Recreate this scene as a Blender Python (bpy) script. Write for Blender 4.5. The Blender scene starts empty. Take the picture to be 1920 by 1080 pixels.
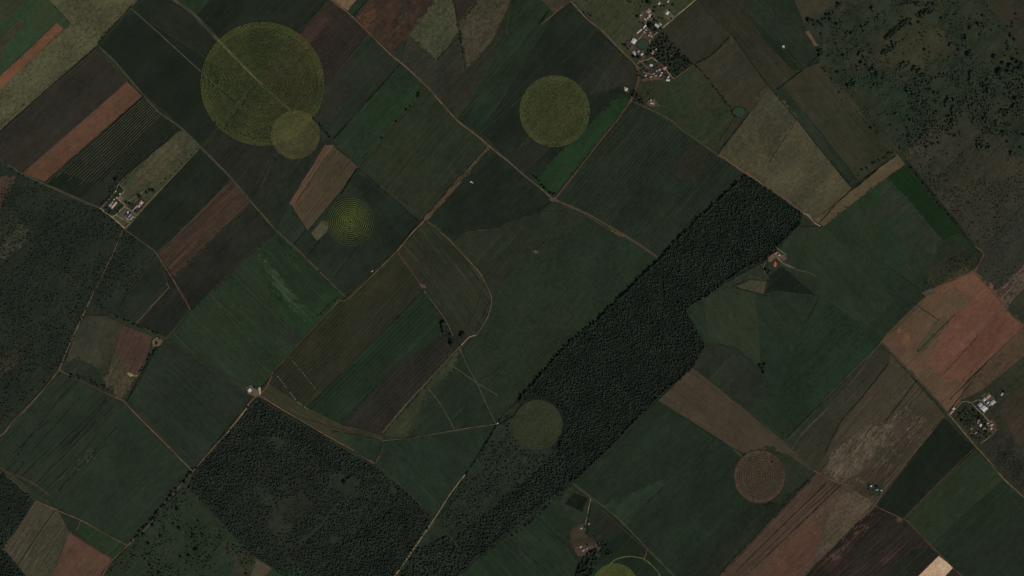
import bpy, bmesh, math, random
import numpy as np
from mathutils import Vector, noise as mnoise
SC = bpy.context.scene
COL = SC.collection
R = math.radians
random.seed(7); rng = np.random.default_rng(11)
PX = 2.0                                    # metres of ground per photograph pixel
def W(px, py): return ((px-960)*PX, (540-py)*PX)

# ------------------------------------------------------------ camera, sky, sun
CAM_Z = 9000.0
cam = bpy.data.cameras.new('camera'); co = bpy.data.objects.new('camera', cam); COL.objects.link(co)
co.location = (0, 0, CAM_Z); co.rotation_euler = (0, 0, 0)
cam.sensor_width = 36; cam.lens = 36*CAM_Z/(1920*PX); cam.clip_start = 10; cam.clip_end = 200000
SC.camera = co
SUN_EL, SUN_AZ = R(48), R(133)             # azimuth clockwise from the top of the picture
w = bpy.data.worlds.new('World'); SC.world = w; w.use_nodes = True
nt = w.node_tree; sky = nt.nodes.new('ShaderNodeTexSky'); sky.sky_type = 'NISHITA'; sky.sun_disc = False
sky.sun_elevation = SUN_EL; sky.sun_rotation = SUN_AZ
nt.links.new(sky.outputs[0], nt.nodes['Background'].inputs[0]); nt.nodes['Background'].inputs[1].default_value = 0.06
sl = bpy.data.lights.new('sun', 'SUN'); sl.energy = 3.4; sl.angle = R(0.55); sl.color = (1, .955, .89)
so = bpy.data.objects.new('sun', sl); COL.objects.link(so)
sd = Vector((math.sin(SUN_AZ)*math.cos(SUN_EL), math.cos(SUN_AZ)*math.cos(SUN_EL), math.sin(SUN_EL)))
so.rotation_euler = (-sd).to_track_quat('-Z', 'Y').to_euler(); so.location = sd*3000
SC.view_settings.view_transform = 'Standard'; SC.view_settings.look = 'None'; SC.view_settings.gamma = 1
SC.view_settings.exposure = -0.84
K = (0.480, 0.470, 0.455)                    # how bright a level white surface comes out, per channel
def lin(v): v /= 255; return v/12.92 if v <= .04045 else ((v+.055)/1.055)**2.4
def T(c, g=1.0):                            # colour a level surface should show -> its base colour
    return tuple(min(.9, lin(v)/k*g) for v, k in zip(c, K)) + (1,)

# ------------------------------------------------------------ materials
def group_field():
    g = bpy.data.node_groups.new('field surface', 'ShaderNodeTree'); I = g.interface
    def inp(n, t, d=None):
        s = I.new_socket(n, in_out='INPUT', socket_type=t)
        if d is not None: s.default_value = d
    for n in 'ABC': inp(n, 'NodeSocketColor')
    for n, d in (('Angle', 0), ('Period', 16), ('Rows', 0), ('Streak', .3), ('Patch', 220), ('Grain', .2), ('Seed', 0), ('Mottle', .2), ('MSize', 14)): inp(n, 'NodeSocketFloat', d)
    I.new_socket('BSDF', in_out='OUTPUT', socket_type='NodeSocketShader')
    N, L = g.nodes, g.links
    gi = N.new('NodeGroupInput'); go = N.new('NodeGroupOutput')
    def M(op, a, b=None, c=None):
        n = N.new('ShaderNodeMath'); n.operation = op
        for i, v in enumerate((a, b, c)):
            if v is None: continue
            if isinstance(v, (int, float)): n.inputs[i].default_value = v
            else: L.new(v, n.inputs[i])
        return n.outputs[0]
    def noise(vec, detail=3, rough=.55):
        n = N.new('ShaderNodeTexNoise'); n.inputs['Scale'].default_value = 1; n.inputs['Detail'].default_value = detail
        n.inputs['Roughness'].default_value = rough; L.new(vec, n.inputs['Vector']); return n.outputs[0]
    def ramp(v, lo, hi):
        n = N.new('ShaderNodeMapRange'); n.interpolation_type = 'SMOOTHSTEP'; L.new(v, n.inputs[0])
        n.inputs[1].default_value = lo; n.inputs[2].default_value = hi; return n.outputs[0]
    def mix(f, a, b):
        n = N.new('ShaderNodeMix'); n.data_type = 'RGBA'
        L.new(f, n.inputs[0]); L.new(a, n.inputs[6]); L.new(b, n.inputs[7]); return n.outputs[2]
    tc = N.new('ShaderNodeTexCoord')
    rot = N.new('ShaderNodeVectorRotate'); rot.rotation_type = 'Z_AXIS'; L.new(tc.outputs['Object'], rot.inputs['Vector'])
    L.new(M('MULTIPLY', gi.outputs['Angle'], -1.0), rot.inputs['Angle'])
    sp = N.new('ShaderNodeSeparateXYZ'); L.new(rot.outputs[0], sp.inputs[0]); X, Y = sp.outputs[0], sp.outputs[1]
    def vec(sx, sy, seedmul=1.0):           # coordinates in units of sx metres along the rows, sy across
        c = N.new('ShaderNodeCombineXYZ')
        L.new(M('DIVIDE', X, sx), c.inputs[0]); L.new(M('DIVIDE', Y, sy), c.inputs[1]); L.new(M('MULTIPLY', gi.outputs['Seed'], seedmul), c.inputs[2]); return c.outputs[0]
    pt = gi.outputs['Patch']
    patch = ramp(noise(vec(pt, M('MULTIPLY', pt, .55)), 5, .6), .38, .64)
    col = mix(patch, gi.outputs['A'], gi.outputs['B'])
    st = ramp(noise(vec(190.0, 8.0, 1.7), 3, .6), .48, .78)
    st2 = ramp(noise(vec(600.0, 34.0, 2.3), 2, .5), .42, .62)
    col = mix(M('MULTIPLY', M('MULTIPLY', st, M('ADD', M('MULTIPLY', st2, .8), .35)), gi.outputs['Streak']), col, gi.outputs['C'])
    wob = M('MULTIPLY', noise(vec(150.0, 150.0, 3.1), 1), 5.0)
    s = M('SINE', M('DIVIDE', M('MULTIPLY', M('ADD', Y, wob), 2*math.pi), gi.outputs['Period']))
    s = M('MULTIPLY_ADD', s, .5, .5)
    fade = ramp(noise(vec(240.0, 90.0, 4.0), 2), .3, .58)
    rows = M('MULTIPLY', M('MULTIPLY', s, gi.outputs['Rows']), M('MULTIPLY_ADD', fade, .75, .25))
    gr = M('MULTIPLY', M('SUBTRACT', noise(vec(7.5, 6.5, 5.0), 2, .6), .5), M('MULTIPLY', gi.outputs['Grain'], 2.6))
    l1 = M('MULTIPLY', ramp(noise(vec(1400.0, 5.0, 9.0), 2, .6), .58, .70), .30); l2 = M('MULTIPLY', ramp(noise(vec(1100.0, 6.5, 11.0), 2, .6), .58, .70), .30)
    tram = M('MULTIPLY', M('SUBTRACT', l1, l2), M('MULTIPLY_ADD', gi.outputs['Streak'], .8, .3))
    ms = gi.outputs['MSize']
    mo = M('MULTIPLY', M('SUBTRACT', noise(vec(ms, M('MULTIPLY', ms, .8), 6.0), 4, .65), .5), M('MULTIPLY', gi.outputs['Mottle'], 2.4))
    dr = M('MULTIPLY', M('SUBTRACT', noise(vec(170.0, 120.0, 7.0), 4, .6), .5), .75)
    hue = N.new('ShaderNodeMix'); hue.data_type = 'RGBA'; hue.blend_type = 'MULTIPLY'; L.new(ramp(noise(vec(120.0, 90.0, 8.0), 4, .6), .35, .65), hue.inputs[0]); L.new(col, hue.inputs[6]); hue.inputs[7].default_value = (.99, .99, .94, 1); col = hue.outputs[2]
    val = M('MAXIMUM', M('ADD', M('ADD', M('ADD', M('ADD', M('SUBTRACT', 1.04, rows), gr), mo), dr), tram), .2)
    sc = N.new('ShaderNodeVectorMath'); sc.operation = 'SCALE'; L.new(col, sc.inputs[0]); L.new(val, sc.inputs['Scale'])
    bs = N.new('ShaderNodeBsdfDiffuse'); bs.inputs['Roughness'].default_value = .9; L.new(sc.outputs[0], bs.inputs['Color'])
    L.new(bs.outputs[0], go.inputs[0]); return g
GF = group_field(); seedn = [0]
def tone(c):
    r, g, b = c
    if g > r and g > b: b = min(b, r+.5)-.7; g = min(g+1.2, r+19); r = r+.8
    c = (r, g, b)
    m = sum(c)/3; d = .93 if m < 34 else .97 if m < 42 else 1.0
    return tuple(max(6, (m+(v-m)*.9)*k*d) for v, k in zip(c, (1.045, 1.05, .985)))
def fmat(A, B=None, C=None, ang=45, rows=0, per=16, streak=.35, patch=220, grain=.2, mottle=.2, ms=14):
    B = B or tuple(v*1.12 for v in A); C = C or tuple(v*1.28+4 for v in A)
    A, B, C = (tone(c) for c in (A, B, C))
    m = bpy.data.materials.new('ground cover'); m.use_nodes = True; t = m.node_tree; t.nodes.clear()
    n = t.nodes.new('ShaderNodeGroup'); n.node_tree = GF; o = t.nodes.new('ShaderNodeOutputMaterial'); t.links.new(n.outputs[0], o.inputs[0])
    seedn[0] += 3.37
    for k, v in dict(A=T(A), B=T(B), C=T(C), Angle=R(ang), Period=per, Rows=rows, Streak=streak, Patch=patch, Grain=grain*1.3, Seed=seedn[0], Mottle=mottle*1.45, MSize=ms*1.8).items(): n.inputs[k].default_value = v
    return m
def pmat(name, c, rough=.8, var=.15, scale=.5, metal=0.0, albedo=False, ribs=0):
    m = bpy.data.materials.new(name); m.use_nodes = True; t = m.node_tree; b = t.nodes['Principled BSDF']
    base = (tuple(c)+(1,)) if albedo else T(c)
    tc = t.nodes.new('ShaderNodeTexCoord'); n = t.nodes.new('ShaderNodeTexNoise'); n.inputs['Scale'].default_value = scale; n.inputs['Detail'].default_value = 4
    t.links.new(tc.outputs['Object'], n.inputs['Vector'])
    mx = t.nodes.new('ShaderNodeMix'); mx.data_type = 'RGBA'; t.links.new(n.outputs[0], mx.inputs[0])
    mx.inputs[6].default_value = tuple(v*(1-var) for v in base[:3])+(1,); mx.inputs[7].default_value = tuple(min(.95, v*(1+var)) for v in base[:3])+(1,)
    out = mx.outputs[2]
    if ribs:
        wv = t.nodes.new('ShaderNodeTexWave'); wv.inputs['Scale'].default_value = ribs; wv.inputs['Distortion'].default_value = .5; t.links.new(tc.outputs['Object'], wv.inputs['Vector'])
        m2 = t.nodes.new('ShaderNodeMix'); m2.data_type = 'RGBA'; m2.blend_type = 'MULTIPLY'; m2.inputs[0].default_value = .35
        t.links.new(out, m2.inputs[6]); t.links.new(wv.outputs[0], m2.inputs[7]); out = m2.outputs[2]
    t.links.new(out, b.inputs['Base Color']); b.inputs['Roughness'].default_value = rough; b.inputs['Metallic'].default_value = metal
    b.inputs['Specular IOR Level'].default_value = .25
    return m
def leafmat(name, c, c2):
    m = bpy.data.materials.new(name); m.use_nodes = True; t = m.node_tree; b = t.nodes['Principled BSDF']
    g = t.nodes.new('ShaderNodeNewGeometry'); oi = t.nodes.new('ShaderNodeObjectInfo')
    n = t.nodes.new('ShaderNodeTexNoise'); n.inputs['Scale'].default_value = .12; n.inputs['Detail'].default_value = 2; t.links.new(g.outputs['Position'], n.inputs['Vector'])
    n2 = t.nodes.new('ShaderNodeTexNoise'); n2.inputs['Scale'].default_value = .016; n2.inputs['Detail'].default_value = 3; t.links.new(g.outputs['Position'], n2.inputs['Vector'])
    ad = t.nodes.new('ShaderNodeMath'); ad.operation = 'MULTIPLY_ADD'; t.links.new(n2.outputs[0], ad.inputs[0]); ad.inputs[1].default_value = 1.3; ad.inputs[2].default_value = -.65
    ae = t.nodes.new('ShaderNodeMath'); ae.operation = 'ADD'; t.links.new(ad.outputs[0], ae.inputs[0]); t.links.new(n.outputs[0], ae.inputs[1])
    a = t.nodes.new('ShaderNodeMath'); a.operation = 'MULTIPLY_ADD'; t.links.new(g.outputs['Random Per Island'], a.inputs[0]); a.inputs[1].default_value = .5
    t.links.new(ae.outputs[0], a.inputs[2])
    r = t.nodes.new('ShaderNodeMapRange'); t.links.new(a.outputs[0], r.inputs[0]); r.inputs[1].default_value = .4; r.inputs[2].default_value = 1.05
    mx = t.nodes.new('ShaderNodeMix'); mx.data_type = 'RGBA'; t.links.new(r.outputs[0], mx.inputs[0]); mx.inputs[6].default_value = c+(1,); mx.inputs[7].default_value = c2+(1,)
    t.links.new(mx.outputs[2], b.inputs['Base Color']); b.inputs['Roughness'].default_value = .75; b.inputs['Specular IOR Level'].default_value = .15
    return m

# ------------------------------------------------------------ object helpers
def tag(o, label=None, cat=None, group=None, kind=None):
    for k, v in (('label', label), ('category', cat), ('group', group), ('kind', kind)):
        if v: o[k] = v
    return o
def mesh_obj(name, verts, faces, mats, parent=None, smooth=False, midx=None):
    me = bpy.data.meshes.new(name); me.from_pydata([tuple(v) for v in verts], [], [tuple(f) for f in faces])
    for m in (mats if isinstance(mats, (list, tuple)) else [mats]): me.materials.append(m)
    if midx is not None: me.polygons.foreach_set('material_index', midx)
    me.update(); o = bpy.data.objects.new(name, me); COL.objects.link(o)
    if parent: o.parent = parent
    return o
# sheets of ground are stacked: each lies 6 cm above whatever it overlaps
RX0, RY0, RS = -400, -400, 2; LAY = np.zeros(((1080+800)//RS, (1920+800)//RS), np.int16)
YY, XX = np.mgrid[0:LAY.shape[0], 0:LAY.shape[1]]; CX = XX*RS+RX0+RS/2; CY = YY*RS+RY0+RS/2
def pmask(poly):
    m = np.zeros(CX.shape, bool); n = len(poly)
    xs = [p[0] for p in poly]; ys = [p[1] for p in poly]
    i0, i1 = max(0, int((min(ys)-RY0)/RS)-1), min(LAY.shape[0], int((max(ys)-RY0)/RS)+2)
    j0, j1 = max(0, int((min(xs)-RX0)/RS)-1), min(LAY.shape[1], int((max(xs)-RX0)/RS)+2)
    if i1 <= i0 or j1 <= j0: return m
    x, y = CX[i0:i1, j0:j1], CY[i0:i1, j0:j1]; r = np.zeros(x.shape, bool)
    for i in range(n):
        (x1, y1), (x2, y2) = poly[i], poly[(i+1) % n]
        if y1 == y2: continue
        r ^= ((y1 > y) != (y2 > y)) & (x < (x2-x1)*(y-y1)/(y2-y1)+x1)
    m[i0:i1, j0:j1] = r; return m
def dilate(m):
    d = m.copy(); d[1:] |= m[:-1]; d[:-1] |= m[1:]; d[:, 1:] |= m[:, :-1]; d[:, :-1] |= m[:, 1:]; return d
def layer(m):
    m = dilate(dilate(m)); l = int(LAY[m].max())+1 if m.any() else 1; LAY[m] = l; return l*.06
def zat(px, py):
    j = int((px-RX0)/RS); i = int((py-RY0)/RS)
    return LAY[min(max(i, 0), LAY.shape[0]-1), min(max(j, 0), LAY.shape[1]-1)]*.06 if True else 0
def crosses(P):
    n = len(P)
    def o(a, b, c): return (b[0]-a[0])*(c[1]-a[1])-(b[1]-a[1])*(c[0]-a[0])
    for i in range(n):
        for j in range(i+2, n):
            if i == 0 and j == n-1: continue
            a, b, c, d = P[i], P[i+1], P[j], P[(j+1) % n]
            if o(a, b, c)*o(a, b, d) < 0 and o(c, d, a)*o(c, d, b) < 0: return True
    return False
def extend(poly):
    for out in (170, 90, 40, 15, 5):
        p = extend_by(poly, out)
        if not crosses(p): return p
    return poly
def extend_by(poly, out):                   # carry edges that leave the frame on beyond it
    res = []; n = len(poly)
    def side(p): return (p[0] <= 0)*1 | (p[0] >= 1920)*2 | (p[1] <= 0)*4 | (p[1] >= 1080)*8
    for i, p in enumerate(poly):
        s = side(p)
        if not s: res.append(p); continue
        nb = [q for q in (poly[i-1], poly[(i+1) % n]) if not (side(q) & s)]
        if s in (1, 2, 4, 8) and nb:
            q = nb[0]; dx, dy = p[0]-q[0], p[1]-q[1]; d = abs(dx) if s in (1, 2) else abs(dy)
            if d > 3:
                k = out/d; L = math.hypot(dx, dy)*k
                if L > 330: k *= 330/L
                res.append((p[0]+dx*k, p[1]+dy*k)); continue
        res.append((p[0]+(-out if s & 1 else out if s & 2 else 0), p[1]+(-out if s & 4 else out if s & 8 else 0)))
    return res
def rough_edge(poly, amp=.45, step=9, close=True):
    out = []; n = len(poly)
    for i in range(n if close else n-1):
        (x1, y1), (x2, y2) = poly[i], poly[(i+1) % n]; L = math.hypot(x2-x1, y2-y1); k = max(1, int(L/step))
        for j in range(k):
            t = j/k; x, y = x1+(x2-x1)*t, y1+(y2-y1)*t
            v = mnoise.noise_vector(Vector((x*.07, y*.07, 3)))
            u = mnoise.noise_vector(Vector((x*.35, y*.35, 9)))
            out.append((x+v.x*amp*1.6+u.x*amp, y+v.y*amp*1.6+u.y*amp))
    if not close: out.append(poly[-1])
    return out
def soft_sheet(name, poly, mat, width=9):
    # a patch of different cover that thins out towards its rim and lets the field below show between the plants
    t = mat.node_tree; L = t.links; g = [n for n in t.nodes if n.type == 'GROUP'][0]; o = [n for n in t.nodes if n.type == 'OUTPUT_MATERIAL'][0]
    at = t.nodes.new('ShaderNodeAttribute'); at.attribute_name = 'cover'; tc = t.nodes.new('ShaderNodeTexCoord')
    ns = t.nodes.new('ShaderNodeTexNoise'); ns.inputs['Scale'].default_value = .055; ns.inputs['Detail'].default_value = 4; ns.inputs['Roughness'].default_value = .75; L.new(tc.outputs['Object'], ns.inputs['Vector'])
    a = t.nodes.new('ShaderNodeMath'); a.operation = 'MULTIPLY_ADD'; L.new(ns.outputs[0], a.inputs[0]); a.inputs[1].default_value = 2.4; a.inputs[2].default_value = -1.2
    b = t.nodes.new('ShaderNodeMath'); b.operation = 'ADD'; L.new(a.outputs[0], b.inputs[0]); L.new(at.outputs['Fac'], b.inputs[1])
    r = t.nodes.new('ShaderNodeMapRange'); r.interpolation_type = 'SMOOTHSTEP'; L.new(b.outputs[0], r.inputs[0]); r.inputs[1].default_value = .47; r.inputs[2].default_value = .53
    tr = t.nodes.new('ShaderNodeBsdfTransparent'); mx = t.nodes.new('ShaderNodeMixShader'); L.new(r.outputs[0], mx.inputs[0]); L.new(tr.outputs[0], mx.inputs[1]); L.new(g.outputs[0], mx.inputs[2]); L.new(mx.outputs[0], o.inputs[0])
    poly = extend(poly); A_ = np.array(rough_edge(poly, .8, 12), float); n = len(A_); xs, ys = A_[:, 0], A_[:, 1]
    width = min(width, .3*min(xs.max()-xs.min(), ys.max()-ys.min())); h = max(1.2, width/3.5)
    gx = np.arange(xs.min()-width, xs.max()+width+h, h); gy = np.arange(ys.min()-width, ys.max()+width+h, h); X, Y = np.meshgrid(gx, gy)
    d2 = np.full(X.shape, 1e9); ins = np.zeros(X.shape, bool)
    for i in range(n):
        p, q = A_[i], A_[(i+1) % n]; e = q-p; L2 = max(1e-6, e @ e); t_ = np.clip(((X-p[0])*e[0]+(Y-p[1])*e[1])/L2, 0, 1)
        d2 = np.minimum(d2, (X-p[0]-t_*e[0])**2+(Y-p[1]-t_*e[1])**2)
        if p[1] != q[1]: ins ^= ((p[1] > Y) != (q[1] > Y)) & (X < (q[0]-p[0])*(Y-p[1])/(q[1]-p[1])+p[0])
    cov = np.clip(.5+np.where(ins, 1, -1)*np.sqrt(d2)/(2*width), 0, 1)
    ny_, nx_ = X.shape; id_ = np.arange(ny_*nx_).reshape(ny_, nx_); c4 = np.maximum.reduce([cov[:-1, :-1], cov[1:, :-1], cov[:-1, 1:], cov[1:, 1:]]) > 0
    q4 = np.stack([id_[1:, :-1], id_[1:, 1:], id_[:-1, 1:], id_[:-1, :-1]], -1)[c4]
    used, inv = np.unique(q4, return_inverse=True); q4 = inv.reshape(-1, 4); fx, fy = X.ravel()[used], Y.ravel()[used]
    m_ = np.zeros(CX.shape, bool); jj = ((fx-RX0)/RS).astype(int); ii = ((fy-RY0)/RS).astype(int); ok = (ii >= 0) & (ii < m_.shape[0]) & (jj >= 0) & (jj < m_.shape[1]); m_[ii[ok], jj[ok]] = True
    z = layer(dilate(m_ | pmask(poly)))
    ob = mesh_obj(name, [(*W(x, y), z) for x, y in zip(fx.tolist(), fy.tolist())], q4.tolist(), mat)
    ob.data.attributes.new('cover', 'FLOAT', 'POINT').data.foreach_set('value', cov.ravel()[used].astype(np.float32)); return tag(ob, kind='structure')
def sheet(name, poly, mat, kind='structure', ext=True, amp=.45, label=None):
    if ext: poly = extend(poly)
    poly = rough_edge(poly, amp); z = layer(pmask(poly))
    top = [(*W(*p), z) for p in poly]; n = len(top); low = [(x, y, -.05) for x, y, _ in top]
    faces = [tuple(range(n))]+[(i, (i+1) % n, n+(i+1) % n, n+i) for i in range(n)]
    o = mesh_obj(name, top+low, faces, mat); tag(o, kind=kind, label=label); return o
def spline(pts, step=5):
    if len(pts) < 3: return rough_edge(pts, .3, step, False)
    P = [pts[0]]+list(pts)+[pts[-1]]; out = []
    for i in range(1, len(P)-2):
        a, b, c, d = P[i-1], P[i], P[i+1], P[i+2]; k = max(1, int(math.dist(b, c)/step))
        for j in range(k):
            t = j/k
            # gentle rounding: centripetal-like blend between straight line and Catmull-Rom
            cr = [.5*((2*b[q])+(-a[q]+c[q])*t+(2*a[q]-5*b[q]+4*c[q]-d[q])*t*t+(-a[q]+3*b[q]-3*c[q]+d[q])*t**3) for q in (0, 1)]
            ln = [b[q]+(c[q]-b[q])*t for q in (0, 1)]
            out.append((cr[0]*.5+ln[0]*.5, cr[1]*.5+ln[1]*.5))
    out.append(pts[-1]); return out
def ribbon(name, pts, wid, mat, kind='structure', vary=.25):
    p = spline(pts); Lf, Rt = [], []
    for i, q in enumerate(p):
        a, b = p[max(0, i-1)], p[min(len(p)-1, i+1)]; dx, dy = b[0]-a[0], b[1]-a[1]; L = math.hypot(dx, dy) or 1
        u = mnoise.noise_vector(Vector((q[0]*.12, q[1]*.12, 5.5))); ww = wid/2*(1+vary*2*u.x); ox = u.y*wid*.15
        nx, ny = -dy/L, dx/L; Lf.append((q[0]+nx*(ww+ox), q[1]+ny*(ww+ox))); Rt.append((q[0]-nx*(ww-ox), q[1]-ny*(ww-ox)))
    big = [(x, y) for x, y in Lf]+[(x, y) for x, y in Rt[::-1]]
    m = pmask(big)
    for q in p:
        j = int((q[0]-RX0)/RS); i = int((q[1]-RY0)/RS)
        if 0 <= i < m.shape[0] and 0 <= j < m.shape[1]: m[i, j] = True
    z = layer(m); n = len(p)
    V = [(*W(*q), z) for q in Lf]+[(*W(*q), z) for q in Rt]
    return tag(mesh_obj(name, V, [(i, i+1, n+i+1, n+i) for i in range(n-1)], mat), kind=kind)

# ------------------------------------------------------------ base ground, out to the horizon
def base_ground():
    m = fmat((37, 43, 35), (44, 46, 37), patch=500, streak=.2, grain=.2, mottle=.25)
    S = 60000
    tag(mesh_obj('ground', [(-S, -S, -.1), (S, -S, -.1), (S, S, -.1), (-S, S, -.1)], [(0, 1, 2, 3)], m), kind='structure')
base_ground()
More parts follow.
